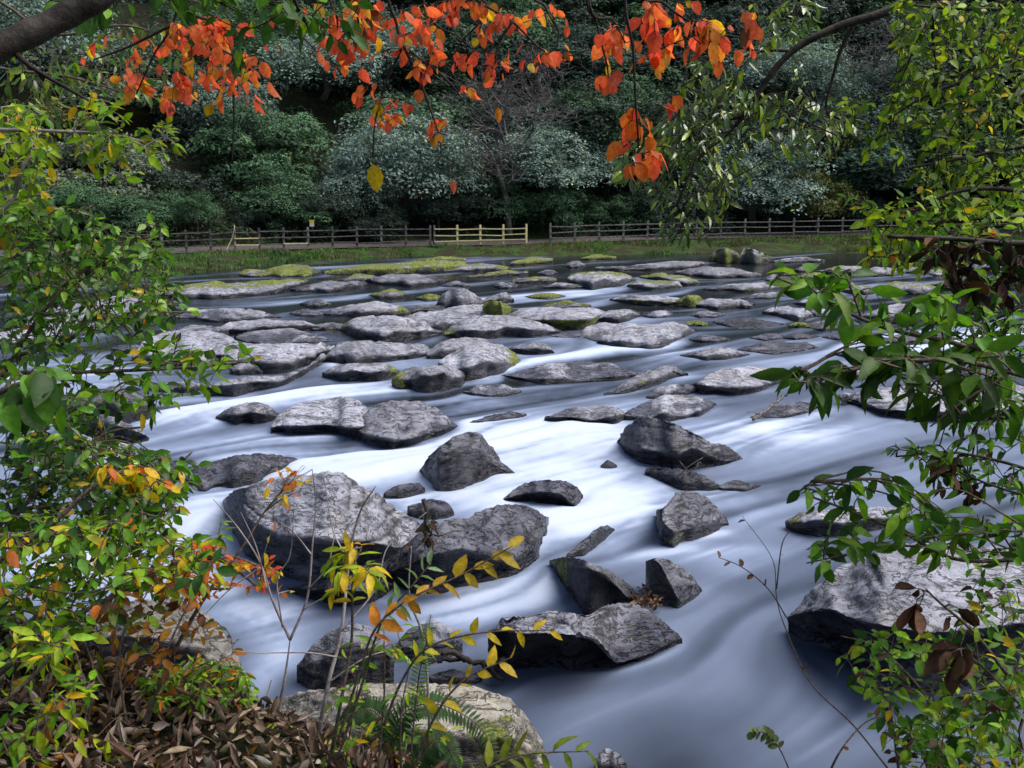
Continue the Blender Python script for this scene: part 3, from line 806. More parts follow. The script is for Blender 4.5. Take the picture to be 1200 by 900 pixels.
def blur(Z, k):
    for _ in range(k):
        Z = Z.copy()
        Z[1:-1] = .25 * Z[:-2] + .5 * Z[1:-1] + .25 * Z[2:]
        Z[:, 1:-1] = .25 * Z[:, :-2] + .5 * Z[:, 1:-1] + .25 * Z[:, 2:]
    return Z

def lic(psi, cell, length, seed, field=None, dirs=(1, -1)):
    """noise (or a given field) smeared along the stream lines"""
    r = np.random.default_rng(seed)
    h, w = NB // cell + 2, NA // cell + 2
    nz = np.kron(r.random((h, w)), np.ones((cell, cell)))[:NB, :NA]
    if cell > 1: nz = blur(nz, cell * 2)
    if field is not None: nz = field
    gy, gx = np.gradient(psi)
    vx, vy = gy, -gx
    sp = np.sqrt(vx * vx + vy * vy) + 1e-9; vx, vy = vx / sp, vy / sp
    acc = nz.copy(); cnt = 1
    jj, ii = np.meshgrid(np.arange(NA, dtype=float), np.arange(NB, dtype=float))
    for sgn in dirs:
        x, y = jj.copy(), ii.copy()
        for k in range(length):
            xi = np.clip(x.astype(np.int32), 0, NA - 1); yi = np.clip(y.astype(np.int32), 0, NB - 1)
            x = x + sgn * 1.5 * vx[yi, xi]; y = y + sgn * 1.5 * vy[yi, xi]
            xi = np.clip(x.astype(np.int32), 0, NA - 1); yi = np.clip(y.astype(np.int32), 0, NB - 1)
            acc += nz[yi, xi]; cnt += 1
    if field is not None: return acc / cnt
    acc -= blur(acc, 1).mean()
    return acc / acc.std()

psi, rockm = flow(); psi = blur(psi, 6)
L0, L1, L2, L3 = lic(psi, 1, 34, 4), lic(psi, 2, 40, 1), lic(psi, 5, 46, 2), lic(psi, 14, 60, 3)

# where the water runs white: picture point, half widths, amount
SPOT = [
 (390,430,7,12,.9),(470,472,18,5,.8),(545,500,12,7,.7),(612,652,16,9,.6),(480,592,14,8,.6),(640,692,14,16,.6),(748,602,12,14,.5),(836,626,26,4,.6),(880,506,22,4,.7),(660,502,30,4,.6),(800,441,20,5,.6),(355,516,60,5,.6),(700,346,20,2,.5),(560,418,10,5,.5),(300,470,30,5,.6),(640,398,30,3,.4),(520,566,20,5,.5),(690,498,20,4,.5),(830,480,16,5,.5),(970,480,30,5,.4),(505,395,8,5,.5),(380,418,7,8,.6),(720,440,24,4,.5),(590,470,30,5,.5),
 (235,490,45,14,.75),(205,472,26,9,.8),(262,462,18,8,.6),(150,520,30,8,.4),(330,525,70,14,.30),(300,470,40,8,.3),(400,466,50,7,.6),
 (440,548,90,16,.72),(380,535,60,10,.45),(490,535,40,14,.45),(350,572,30,12,.3),(250,600,40,20,.2),(230,640,40,40,.28),
 (560,510,50,14,.5),(530,490,26,8,.6),(600,498,40,8,.35),(640,552,70,12,.6),(690,520,50,12,.7),(650,515,70,12,.35),(640,610,40,22,.45),(560,590,28,12,.5),(520,582,30,10,.45),
 (560,470,40,8,.5),(620,452,70,8,.45),(660,430,60,7,.5),(740,415,70,7,.75),(800,408,40,7,.7),(850,418,45,6,.55),(600,440,30,6,.5),(540,478,40,6,.55),
 (430,458,50,6,.55),(500,462,40,6,.5),(470,428,30,5,.35),(520,410,14,5,.3),(600,430,24,6,.35),(640,420,40,6,.3),(700,470,60,5,.25),
 (905,512,40,8,.75),(870,500,40,6,.45),(950,505,60,8,.25),(960,430,60,9,.3),(990,400,90,8,.35),(1100,400,100,14,.4),(960,385,40,5,.25),
 (720,610,50,30,.5),(690,600,40,30,.4),(740,640,40,14,.4),(830,645,60,7,.55),(800,652,40,7,.35),(850,665,26,8,.3),(870,600,50,24,.18),(920,560,80,30,.12),
 (560,690,50,26,.85),(610,700,40,30,.5),(520,715,50,18,.8),(480,730,40,16,.6),(640,690,26,22,.5),(680,640,30,14,.3),(560,745,24,14,.3),
 (330,770,30,24,.85),(300,715,50,24,.55),(320,740,40,20,.5),(280,690,30,20,.2),(340,715,30,16,.3),(300,800,18,16,.5),
 (130,680,110,40,.42),(60,640,60,40,.3),(240,620,30,30,.1),(90,440,60,14,.7),(30,520,50,40,.3),(230,562,40,8,.3),(60,455,50,10,.5),(40,400,40,10,.3),
 (620,800,40,30,.28),(680,830,50,30,.22),(740,800,50,34,.25),(760,730,40,20,.2),(830,740,40,30,.25),(900,720,50,30,.15),(850,820,60,24,.26),(880,790,40,20,.14),(960,830,60,40,.18),(660,880,40,24,.2),(1090,850,80,26,.35),(820,690,30,14,.15),(930,880,60,20,.1),(780,770,40,12,.12),
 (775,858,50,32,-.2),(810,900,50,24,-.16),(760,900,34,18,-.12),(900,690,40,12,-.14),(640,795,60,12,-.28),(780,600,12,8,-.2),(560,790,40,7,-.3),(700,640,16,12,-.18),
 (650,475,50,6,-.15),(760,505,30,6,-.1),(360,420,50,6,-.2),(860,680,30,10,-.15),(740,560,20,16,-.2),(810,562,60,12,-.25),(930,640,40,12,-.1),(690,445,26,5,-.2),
 (450,340,60,3,.3),(470,336,50,2,.3),(620,328,26,2,.3),(690,345,40,3,.3),(790,360,50,2,.22),(880,328,60,3,.45),(700,318,20,2,.2),(860,340,40,3,.3),
 (640,345,40,3,.3),(600,352,30,3,.2),(380,345,60,3,.25),(300,355,60,3,.25),(250,345,30,2,.25),(430,331,30,2,.3),(330,318,40,2,.14),(400,313,20,1.5,.2),
 (760,388,60,4,.0),(720,370,20,4,.5),(745,375,30,4,.4),(920,350,40,3,.3),(1000,345,60,4,.4),(1060,370,80,6,.45),(930,400,50,4,.3),(660,398,30,4,.2),(610,385,40,3,.15),
]
ysc = 450 - FPX * np.tan(PITCH - np.arctan2(CAMZ, YY))       # picture height of each water row
mrow = CAMZ / YY
v_ = (SP - mrow * CP) / (CP + mrow * SP)
PY = 450 - v_ * FPX
PX = 600 + AA * (CP + v_ * SP) * FPX
base = .06 + .10 * sstep(PY, 312, 345) + .13 * sstep(PY, 370, 430) + .12 * sstep(PY, 430, 520)
base = base * (1 - .3 * sstep(PY, 560, 800))
F = np.zeros_like(base)
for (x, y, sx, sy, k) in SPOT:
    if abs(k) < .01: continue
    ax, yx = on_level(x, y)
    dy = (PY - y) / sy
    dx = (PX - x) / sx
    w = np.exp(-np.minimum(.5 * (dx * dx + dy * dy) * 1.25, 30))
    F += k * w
Fraw = F
nearm = sstep(PY, 540, 690)
F = .45 * F + .75 * lic(psi, 1, 26, 0, F * (1 + .6 * np.clip(L3, -1.5, 1.5)))
F = F * (1 - .7 * nearm) + .7 * nearm * 1.05 * Fraw * (1 + .16 * L3)
rim = np.clip(blur(rockm, 5) * 2.2, 0, 1) * (1 - rockm)
nzr = np.clip(.5 + .9 * vnoise(np.stack([XX * 2.2, YY * 2.2, 0 * XX], -1), 71), 0, 1)
wake = lic(psi, 1, 46, 0, rim * nzr, (-1,)) * (1 - rockm)
nearw = sstep(PY, 480, 720)
streak = (.55 * L2 + .45 * L3 + (.38 * L1 + .30 * L0) * (1 - .5 * nearw)) * (1 - .42 * nearm)
F = np.sign(F) * np.abs(F) ** 1.25 * (1 + .28 * (1 - nearm))
midz = sstep(PY, 335, 380) * (1 - sstep(PY, 500, 570))
base = base * (1 - .05 * midz)
act = np.clip(.18 + F, 0.0, 1.0)
near = sstep(PY, 520, 700)
streak = streak * (1 + .12 * midz)
foam = base + F * (.60 + (.27 - .10 * near) * streak) + (.075 - .045 * near) * streak * (.5 + act)
far = 1 - sstep(PY, 330, 430)
foam += .20 * rim * nzr * sstep(PY, 340, 420)
foam += .55 * wake * (.55 + .45 * np.clip(L1, -1, 1)) * sstep(PY, 300, 360)
foam -= .16 * np.clip(-(L1 + L0) * .5, 0, 1.5) * sstep(foam, .35, .7)
foam -= .10 * np.clip(-L2 - .3, 0, 1.5) * (1 - sstep(PY, 700, 860))
foam += far * .15 * np.clip(L1 + .7 * L2 + .6 * L3 - .3, -.5, 2.6)
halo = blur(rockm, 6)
foam -= (.05 + .10 * (1 - np.clip(F * 2, 0, 1))) * blur(rockm, 10) * (1 - rockm) * 1.3  # dark reflections round the rock bases put into the water colour
foam = np.clip(foam, 0, 1)
foam = np.where(foam > .6, .6 + .34 * (1 - np.exp(-(foam - .6) / .34)) , foam); foam = blur(foam, 1)
wz = (.030 * blur(L2, 3) + .035 * blur(L3, 4)) * np.clip(.25 + 1.1 * F, .1, 1.1) * np.clip(YY / 12, .5, 1.0) * (1 - .75 * sstep(YY, 18, 34)) + .05 * blur(np.clip(F, 0, 1), 4) * (1 - .5 * sstep(YY, 15, 30))
wz *= 1 - .65 * nearm
wz *= 1 - .8 * np.clip(blur(rockm, 3), 0, 1)
G = np.stack([XX, YY, wz - .01], -1)
wat = link('river_water', grid_mesh('river_water', G, {'foam': ('FLOAT', foam.ravel())}), M['water'])
tag(wat, 'silky white and slate blue river water streaming between rocks', kind='structure')

# ------------------------------------------------------------------ far bank, path and wooded hillside
bank_px = [(-350,340),(0,336),(150,331),(200,326),(250,319),(330,310),(400,305),(500,301),(650,299),(800,297.5),(1000,296.5),(1200,296),(1550,296)]
bx = [on_level(x, y) for x, y in bank_px]
bankA = np.array([p[0] / p[1] for p in bx]); bankY = np.array([p[1] for p in bx])
fence_px = [(-350,303,42),(0,301,44),(160,299,46),(300,294,48.5),(420,290.5,51),(600,287,54),(800,280.5,56),(1000,277,58),(1200,274,60),(1550,272,62)]
fA = np.array([float(ray(x, y)[0]) for x, y, Y in fence_px]); fY = np.array([Y for _, _, Y in fence_px])
fZ = np.array([CAMZ - float(ray(x, y)[1]) * Y for x, y, Y in fence_px])
def bank_at(a): return np.interp(a, bankA, bankY)
def fence_at(a): return np.interp(a, fA, fY), np.interp(a, fA, fZ)
def hill_z(X, Y):
    """height of the far side ground"""
    a = X / Y
    by = bank_at(a); fy, fz = fence_at(a)
    s = Y - by + .8 * vnoise(np.stack([X * .45, 0 * X, 0 * X], -1), 14) + .35 * vnoise(np.stack([X * 1.6, 0 * X, 0 * X], -1), 15)
    z = np.where(s < 0, np.maximum(-.8, s * .6), fz * sstep(s, -.2, np.maximum(1.6, .55 * (fy - by))))
    back = np.maximum(0, Y - fy - 3.0)
    z = z + .02 * np.maximum(0, Y - fy) + np.where(back > 0, back * .62 + .4 * vnoise(np.stack([X * .3, Y * .3, 0 * X], -1), 9) * np.minimum(1, back / 2), 0)
    z = np.minimum(z, 46 + 0 * z)
    return z
ga = np.linspace(-1.5, 1.5, 220)
gs = np.concatenate([np.linspace(-2.5, 4, 28), np.linspace(4.3, 22, 50), np.linspace(23, 95, 50)])
GA, GS = np.meshgrid(ga, gs)
GY = bank_at(GA) + GS; GX = GA * GY
GZ = hill_z(GX, GY) + .05 * vnoise(np.stack([GX * 1.5, GY * 1.5, 0 * GX], -1), 4)
hill = link('wooded_hillside', grid_mesh('wooded_hillside', np.stack([GX, GY, GZ], -1)), M['soil'])
tag(hill, 'dark wooded slope rising behind the fence', kind='structure')
pa = np.linspace(-1.2, 1.2, 200)
rows = []
for off in (-.55, .2, 1.0, 1.9, 2.5):
    fy, fz = fence_at(pa); Y = fy + off
    rows.append(np.stack([pa * Y, Y, np.maximum(hill_z(pa * Y, Y) + .07, fz + .03)], -1))
path = link('footpath', grid_mesh('footpath', np.stack(rows)), M['path']); tag(path, 'narrow gravel footpath behind the fence', kind='structure')
ground = MB(); ground.add([(-300, -200, -1.3), (300, -200, -1.3), (300, 300, -1.3), (-300, 300, -1.3)], [(0, 1, 2, 3)])
g = ground.build('river_bed', M['soil']); tag(g, kind='structure')

# grass on the far bank
def blades(name, X, Y, Z, h, w, cols, mat, label, jit=.6):
    n = len(X); mb = MB()
    th = rng.uniform(0, 2 * np.pi, n); ln = rng.uniform(-jit, jit, (n, 2)) * h[:, None]
    dx, dy = np.cos(th) * w, np.sin(th) * w
    V = np.stack([np.stack([X - dx, Y - dy, Z - .03], -1), np.stack([X + dx, Y + dy, Z - .03], -1),
                  np.stack([X + dx * .5 + ln[:, 0] * .4, Y + dy * .5 + ln[:, 1] * .4, Z + h * .6], -1),
                  np.stack([X + ln[:, 0], Y + ln[:, 1], Z + h], -1)], 1)
    mb.add_many(V, [(0, 1, 2), (0, 2, 3)], cols)
    o = mb.build(name, mat); tag(o, label, 'grass', kind='stuff'); return o
n = 45000
a = rng.uniform(-.75, .7, n); by = bank_at(a); fy, fz = fence_at(a)
t = rng.uniform(.02, 1, n) ** 1.1
Y = by + t * (fy - .5 - by); X = a * Y
cl = fbm(np.stack([X * .5, Y * .9, 0 * X], -1), 3, 30)
keep = (cl > -.3) & (t > .02)
X, Y, cl = X[keep], Y[keep], cl[keep]
h = rng.uniform(.06, .2, len(X)) * (1 + 1.5 * np.clip(cl, -.5, 1)) * np.where(X < -8, .85, .6)
mixk = np.clip(.5 + .5 * vnoise(np.stack([X, Y, 0 * X], -1), 8) + rng.normal(0, .2, len(X)), 0, 1)[:, None]
cg = np.array([.04, .11, .035]) * (1 - mixk) + np.array([.15, .28, .06]) * mixk
right = (vnoise(np.stack([X * .8, Y * .8, 0 * X], -1), 88) + np.where(X > -4, .25, -.25) > .1)[:, None] & (rng.random(len(X)) < .7)[:, None]
cg = np.where(right, np.array([.12, .105, .04]) + .05 * mixk, cg)
blades('bank_grass', X, Y, hill_z(X, Y), h, .03 + 0 * h, cg, M['crown'], 'green grass and weeds along the far bank')

# leafy undergrowth on the lower slope
n = 60000
a = rng.uniform(-.8, .8, n); fy, fz = fence_at(a)
Y = fy + 2.4 + rng.gamma(1.3, 5.0, n); X = a * Y
Z = hill_z(X, Y)
cl = fbm(np.stack([X * .55, Y * .55, 0 * X], -1), 3, 31)
k = cl > -.3; X, Y, Z, cl = X[k], Y[k], Z[k], cl[k]; n = len(X)
Z = Z + np.clip(cl + .3, 0, 1.2) * rng.uniform(0, 1.3, n)
def leaf_quads(P, Nrm, L, W, cols, mb):
    """pointed leaves at P facing Nrm"""
    n = len(P)
    r = rng.normal(size=(n, 3)); T = r - (r * Nrm).sum(1)[:, None] * Nrm; T /= np.linalg.norm(T, axis=1)[:, None]
    B = np.cross(Nrm, T)
    L, W = np.asarray(L)[:, None], np.asarray(W)[:, None]
    V = np.stack([P - T * L * .5, P + B * W * .5 - Nrm * W * .12, P + T * L * .5, P - B * W * .5 - Nrm * W * .12], 1)
    mb.add_many(V, [(0, 1, 2, 3)], cols)
nr = rng.normal(size=(n, 3)) * .6 + np.array([0, -.5, .8]); nr /= np.linalg.norm(nr, axis=1)[:, None]
cg = np.array([.016, .034, .018]) + rng.random((n, 1)) * np.array([.024, .045, .018])
mb = MB(); leaf_quads(np.stack([X, Y, Z], -1), nr, rng.uniform(.15, .38, n), rng.uniform(.07, .16, n), cg, mb)
o = mb.build('undergrowth', M['crown'], smooth=False); tag(o, 'dark leafy undergrowth below the trees', 'undergrowth', kind='stuff')

# ------------------------------------------------------------------ fences
def fpoint(x):
    a = float(ray(x, 285)[0]); fy, fz = fence_at(a)
    z = float(hill_z(np.array([a * fy]), np.array([fy]))[0])
    return np.array([a * float(fy), float(fy), z])
def fence(label, xs, postmat, railmat, levels, bays=None, ph=1.08):
    pts = [fpoint(x) for x in xs]
    root = empty('wooden_fence', pts[0], label, 'fence')
    o = pts[0]
    for p, mt in zip(pts, postmat):
        mb = MB(); mb.box(p - o + [0, 0, ph / 2 - .1], (.105, .10, ph + .2), pts[1] - pts[0])
        mb.box(p - o + [0, 0, ph + .015], (.10, .09, .03), pts[1] - pts[0])
        mb.build('post', M[mt], root, smooth=False)
    for k in range(len(pts) - 1):
        for j, lv in enumerate(levels):
            q, r = pts[k] - o + [0, -.085, lv], pts[k + 1] - o + [0, -.085, lv]
            mt = railmat if not bays or (k, j) not in bays else bays[(k, j)]
            if mt is None: continue
            mb = MB(); d = r - q
            mb.box((q + r) / 2 + [0, 0, rng.normal() * .014], (np.linalg.norm(d) * .985, .045, .052), d + np.array([0, 0, rng.normal() * .02]))
            mb.build('rail', M[mt], root, smooth=False)
    return root
xl = [18 + 28.6 * i for i in range(18)]
bl = {}
near_ = lambda x: int(np.argmin([abs(v + 14 - x) for v in xl]))
bl[(near_(296), 1)] = bl[(near_(296), 0)] = 'palewood'; bl[(near_(350), 0)] = 'palewood'; bl[(near_(60), 2)] = None
fence('long dark weathered fence along the far bank left of the pale rails', xl, ['darkwood' if i % 3 else 'greywood' for i in range(18)], 'darkwood', (.3, .62, .93), bl)
fence('short section of fresh pale yellow wooden fence in the middle of the far bank', [509 + 26.9 * i for i in range(5)], ['darkwood', 'palewood', 'palewood', 'palewood', 'palewood'], 'palewood', (.28, .56, .88))
fence('grey fence with light posts on the far bank right of the pale rails', [645 + 28.4 * i for i in range(21)], ['greywood'] * 21, 'greywood', (.3, .62, .93))
p = fpoint(367)
root = empty('fence_sign', p + [0, -.11, .95], 'small yellow and white notice on a post of the dark fence', 'sign')
mb = MB(); mb.box((0, -.03, .43), (.22, .02, .15)); mb.build('upper_panel', M['yellow'], root, smooth=False)
mb = MB(); mb.box((0, -.03, .27), (.22, .02, .16)); mb.build('lower_panel', M['white'], root, smooth=False)
mb = MB(); mb.tube([(0, .0, -.1), (0, .0, .5)], .015, 6); mb.build('bracket', M['greywood'], root)
q = fpoint(268); q2 = q + np.array([.42, -.3, 1.25])
mb = MB(); mb.tube(crom([q + [-.1, -.35, 0], (q + q2) / 2 + [0, -.02, .02], q2], 8) - q, np.linspace(.03, .022, 8), 6)
o = mb.build('leaning_stick', M['palewood']); o.location = q; tag(o, 'thin pale stick leaning on the dark fence', 'stick')
# ------------------------------------------------------------------ distant trees
def crown_mesh(name, seed, cols, nleaf=15000, clumps=34, flat=.8, leaf=.062, kind='broad'):
    r = np.random.default_rng(seed); mb = MB()
    cs = []
    while len(cs) < clumps:
        d = r.normal(size=3); d /= np.linalg.norm(d)
        if d[2] < -.6: continue
        q = d * r.uniform(.45, .86) * np.array([1, 1, flat])
        cs.append((q, r.uniform(.22, .40), r.normal()))
    tot = sum(c[1] ** 2 for c in cs)
    for q, rad, tint in cs:
        n = int(nleaf * rad ** 2 / tot)
        d = r.normal(size=(n, 3)); d /= np.linalg.norm(d, axis=1)[:, None]
        d[:, 2] = np.where(d[:, 2] < -.25, -d[:, 2], d[:, 2])
        sub = vnoise(d * 2.3 + q * 7, seed)                      # sprays inside the clump
        rr = rad * (1 + .42 * sub) * r.uniform(.72, 1.08, n) ** .6
        P = q + d * rr[:, None] * np.array([1.1, 1.1, .9])
        k = sub + r.normal(0, .22, n) > -.38
        P, d, sub = P[k], d[k], sub[k]; n = len(P)
        nr = d * .8 + r.normal(size=(n, 3)) * .5 + np.array([0, -.1, .45]); nr /= np.linalg.norm(nr, axis=1)[:, None]
        if kind == 'conifer': nr = d * .3 + r.normal(size=(n, 3)) * .35 + np.array([0, -.3, .9]); nr /= np.linalg.norm(nr, axis=1)[:, None]
        f = np.clip(.42 + .24 * tint + .42 * sub + r.normal(0, .13, n), 0, 1)[:, None]  # recessed leaves darker: shade inside the clump put into the leaf colour
        c = np.array(cols[0]) * (1 - f) + np.array(cols[1]) * f
        odd = r.random(n) < .02
        c[odd] = c[odd] * np.array([2.2, 1.6, .8])
        L = leaf * 1.0 * r.uniform(.6, 1.35, n)
        T = r.normal(size=(n, 3)); T -= (T * nr).sum(1)[:, None] * nr; T /= np.linalg.norm(T, axis=1)[:, None]
        B = np.cross(nr, T); Lc, Wc = L[:, None], (L * r.uniform(.38, .6, n))[:, None]
        V = np.stack([P - T * Lc * .5, P + B * Wc * .5 - nr * Wc * .15, P + T * Lc * .5, P - B * Wc * .5 - nr * Wc * .15], 1)
        mb.add_many(V, [(0, 1, 2, 3)], c)
    o = mb.build(name, M['crown'], smooth=False); me = o.data; bpy.data.objects.remove(o); me.name = name
    return me, [c[0] for c in cs]

def trunk_mesh(name, seed, cs, mat, h=1.7, r0=.085, lean=.12):
    r = np.random.default_rng(seed); mb = MB()
    top = np.array([r.normal() * lean, r.normal() * lean, .35])
    P = crom([(0, 0, -h), (r.normal() * .1, r.normal() * .1, -h * .5), top * .3, top], 12)
    mb.tube(P, np.linspace(r0, r0 * .3, 12), 7)
    for q in cs[::3]:
        s = P[r.integers(5, 10)]
        mb.tube(crom([s, s * .45 + q * .55 + [0, 0, .06], q], 6), np.linspace(r0 * .38, .008, 6), 5)
    o = mb.build(name, mat); me = o.data; bpy.data.objects.remove(o); me.name = name
    return me

def bare_mesh(name, seed, mat, spread=1.0, depth=6):
    r = np.random.default_rng(seed); mb = MB()
    def grow(p, d, L, rad, lv):
        n = 4; pts = [p]; q = p; dd = d
        for _ in range(n):
            dd = dd + r.normal(size=3) * .16 + np.array([0, 0, .03]); dd /= np.linalg.norm(dd); q = q + dd * L / n; pts.append(q)
        mb.tube(pts, np.linspace(rad, rad * .6, n + 1), 5 if lv < 3 else 3, cap=False)
        if lv >= depth: return
        for _ in range(3 if lv > 0 else 5):
            k = r.integers(2, n + 1)
            nd = dd + r.normal(size=3) * .62 * spread; nd[2] = nd[2] * .6 + .08; nd /= np.linalg.norm(nd)
            grow(pts[k], nd, L * r.uniform(.58, .8), max(rad * .52, .0042), lv + 1)
    grow(np.array([0, 0, -1.5]), np.array([.15, 0, 1.0]), 1.15, .05, 0)
    o = mb.build(name, mat); me = o.data; bpy.data.objects.remove(o); me.name = name
    return me

CR = {}
def reg(key, seeds, cols, bark='stump', **kw):
    CR[key] = []
    for s in seeds:
        c, cs = crown_mesh('crown', s, cols, **kw)
        CR[key].append((c, trunk_mesh('trunk', s, cs, M[bark])))
reg('blue', (11, 12, 13), ((.045, .085, .075), (.28, .41, .36)), clumps=46, leaf=.05, nleaf=20000)
reg('teal', (15, 16, 17), ((.05, .10, .088), (.42, .58, .51)), clumps=46, leaf=.05, nleaf=20000)
reg('pale', (14,), ((.05, .075, .055), (.28, .35, .25)), clumps=30, leaf=.07)
reg('green', (21, 22), ((.025, .065, .036), (.115, .24, .125)), clumps=30)
reg('dark', (31, 32), ((.007, .018, .015), (.06, .105, .082)), clumps=28)
reg('olive', (41,), ((.05, .07, .02), (.22, .26, .07)), clumps=30, leaf=.06)
reg('conifer', (51,), ((.02, .055, .045), (.10, .20, .15)), clumps=38, flat=.9, leaf=.085, kind='conifer')
CR['bare'] = [(None, bare_mesh('branches', s, M['greytwig'], depth=6)) for s in (61, 62)]

TN = 0
def tree(px, py, wpx, Y, kind, label, group=None, hr=None, v=0):
    global TN
    TN += 1
    c = at(px, py, Y); rad = wpx / FPX * Y / 2
    gz = float(hill_z(np.array([c[0]]), np.array([Y]))[0])
    cm, tm = CR[kind][v % len(CR[kind])]
    name = 'bare_tree' if kind == 'bare' else 'conifer_tree' if kind == 'conifer' else 'evergreen_tree'
    root = empty(name, (c[0], c[1], gz), label, 'tree', group)
    rz = (TN * 2.399) % 6.28
    k = rad * (1.22 + .08 * math.sin(TN * 3.1))
    kz = k * (.85 + .12 * math.sin(TN * 1.7))
    th = c[2] - gz
    if cm is not None:
        o = link('crown', cm, None, root); o.location = (0, 0, th); o.rotation_euler.z = rz; o.scale = (k, k, kz)
        o = link('trunk', tm, None, root); o.location = (0, 0, th); o.rotation_euler.z = rz; o.scale = (k * .8, k * .8, max(.3, (th + .3) / 1.7))
        if th < .6: o.scale = (k * .5, k * .5, kz * .5)
    else:
        o = link('branches', tm, None, root); o.location = (0, 0, th); o.rotation_euler.z = rz; o.scale = (k, k, max(k, (th + .2) / 1.5 if th < 2.2 * k else k))
    return root
E = 'evergreen trees massed on the far hillside'
TR = [
 (480,205,150,57.5,'teal','large rounded blue grey evergreen close behind the dark fence, left of the pale rails',None,0),
 (415,235,90,56,'teal','low bluish bush of a tree bulging at the left foot of the large rounded evergreen',None,1),
 (650,200,120,59,'teal','bluish grey evergreen spreading above the right end of the pale rails',None,1),
 (710,155,100,62,'green','fresh green tree above the bluish evergreen near the pale rails',None,0),
 (610,150,120,60,'bare','leafless tree with pale tangled twigs behind the pale rails',None,0),
 (375,85,125,66,'teal','tall bluish evergreen with clumped crown under the orange leaves, left of centre',None,2),
 (455,75,120,69,'teal','bluish evergreen high up left of centre, right of the tall clumped one',None,0),
 (305,185,125,58,'green','dark green tree with ragged lower branches above the thin leaning stick',None,1),
 (115,215,120,54,'pale','pale leafed spreading tree at the left above the start of the fence',None,0),
 (205,235,110,54.5,'dark','shadowy evergreen between the pale leafed tree and the thin leaning stick',None,0),
 (335,235,90,55,'green','low mid green tree overhanging the dark fence near the small notice',None,0),
 (255,150,120,61,'blue','bluish tree above the ragged dark green tree',None,1),
 (885,215,130,61,'teal','dusky blue evergreen over the grey fence, right of the hanging glossy leaves',None,2),
 (800,215,110,62,'green','deep green tree behind the hanging glossy branch over the grey fence',None,1),
 (1005,205,110,62,'conifer','dark tree with drooping fan like fronds behind the grey fence at the right',None,0),
 (960,235,80,60,'olive','low olive tree hanging over the right end of the grey fence',None,0),
 (920,100,120,68,'teal','bluish crown in the gap between the dark hooked branches, upper right',None,0),
 (690,90,110,70,'conifer','layered dark conifer high in the middle of the hillside',None,0),
 (590,55,120,72,'green','rounded green tree at the top of the picture between orange leaves',None,0),
 (760,70,140,66,'bare','leafless grey tree high on the slope right of the layered conifer',None,1),
 (1000,55,120,70,'bare','leafless lilac grey tree with fan shaped twigs in the upper right corner',None,0),
 (440,270,60,54,'dark','dark shrub sized evergreen squatting right behind the fence, left of the pale rails',None,1),
 (790,262,90,59,'dark','black green shrub sized tree behind the grey fence among shadowed rocks',None,0),
 (455,180,70,60,'bare','small leafless tree with purple grey twigs beside the large rounded evergreen',None,1),
 (150,110,130,60,'pale','silvery fine leaved tree at the upper left behind the near twigs',None,0),
 (60,170,130,57,'olive','yellowish olive tree at the far left of the hillside',None,0),
 (40,60,150,62,'blue','bluish tree in the upper left corner of the hillside',None,1),
 (730,215,80,62,'dark','dark tree filling the gap right of the bluish grey evergreen',None,0),
 (560,240,80,60,'dark','dark low tree in the hollow above the pale rails',None,1),
 (1100,180,140,64,'green','green tree behind the right hand canopy',None,0),
 (1160,90,140,68,'dark','dark tree in the upper right behind the canopy leaves',None,1),
 (215,110,110,64,'dark','shadowed evergreen high on the left, left of the bluish tree above the ragged one',None,0),
 (255,60,110,67,'green','dim green tree under the largest orange leaf cluster at the upper left',None,0),
 (60,255,110,51,'green','green tree at the far left end of the fence, half hidden by the near shrub',None,1),
 (540,110,70,64,'bare','leafless twiggy tree left of the one behind the pale rails, higher up',None,1),
 (670,130,70,64,'bare','small leafless tree beside the fresh green tree above the pale rails',None,0),
 (1080,110,110,68,'blue','bluish tree right of the lilac grey leafless one',None,2),
]
for (px, py, w, Y, kd, lab, gp, v) in TR: tree(px, py, w, Y, kd, lab, gp, v=v)
lab = {'dark': 'shadowed dark evergreen tree filling the gaps high on the far hillside', 'blue': 'dim bluish evergreen tree high on the far hillside, behind the front crowns',
       'olive': 'dull olive broadleaf tree high on the far hillside, behind the front crowns', 'green': 'dim green broadleaf tree high on the far hillside, behind the front crowns'}
rr = random.Random(3)
for row, (py, Y, step, w) in enumerate([(165, 66, 95, 125), (110, 73, 100, 130), (45, 79, 95, 140), (-20, 85, 110, 155), (-95, 92, 130, 190)]):
    x = -120 + 37 * row
    while x < 1330:
        kd = rr.choice(['dark', 'dark', 'blue', 'green', 'dark', 'blue'])
        tree(x + rr.uniform(-18, 18), py + rr.uniform(-22, 22), w * rr.uniform(.85, 1.2), Y + rr.uniform(-2, 2), kd, lab[kd], 'background ' + kd + ' trees', v=rr.randrange(3))
        x += step
for row, (py, Y, step, w) in enumerate([(192, 62.5, 92, 95), (138, 69, 96, 112), (80, 76, 98, 125)]):
    x = -70 + 41 * row
    while x < 1300:
        kd = rr.choice(['dark', 'green', 'blue', 'dark', 'olive'])
        tree(x + rr.uniform(-25, 25), py + rr.uniform(-14, 14), w * rr.uniform(.8, 1.15), Y + rr.uniform(-1, 1), kd, lab[kd], 'background ' + kd + ' trees', v=rr.randrange(3))
        x += step
for x in range(-20, 1260, 52):
    xx = x + rr.uniform(-16, 16); fy, fz = fence_at(float(ray(xx, 280)[0]))
    tree(xx, 251 + rr.uniform(-9, 9) - (xx - 600) * .012, rr.uniform(44, 74), float(fy) + 3.6 + rr.uniform(0, 1.4), rr.choice(['green', 'blue', 'green', 'dark']), 'leafy bush crowding the shaded foot of the slope right behind the fence', 'bushes behind the fence', v=rr.randrange(2))
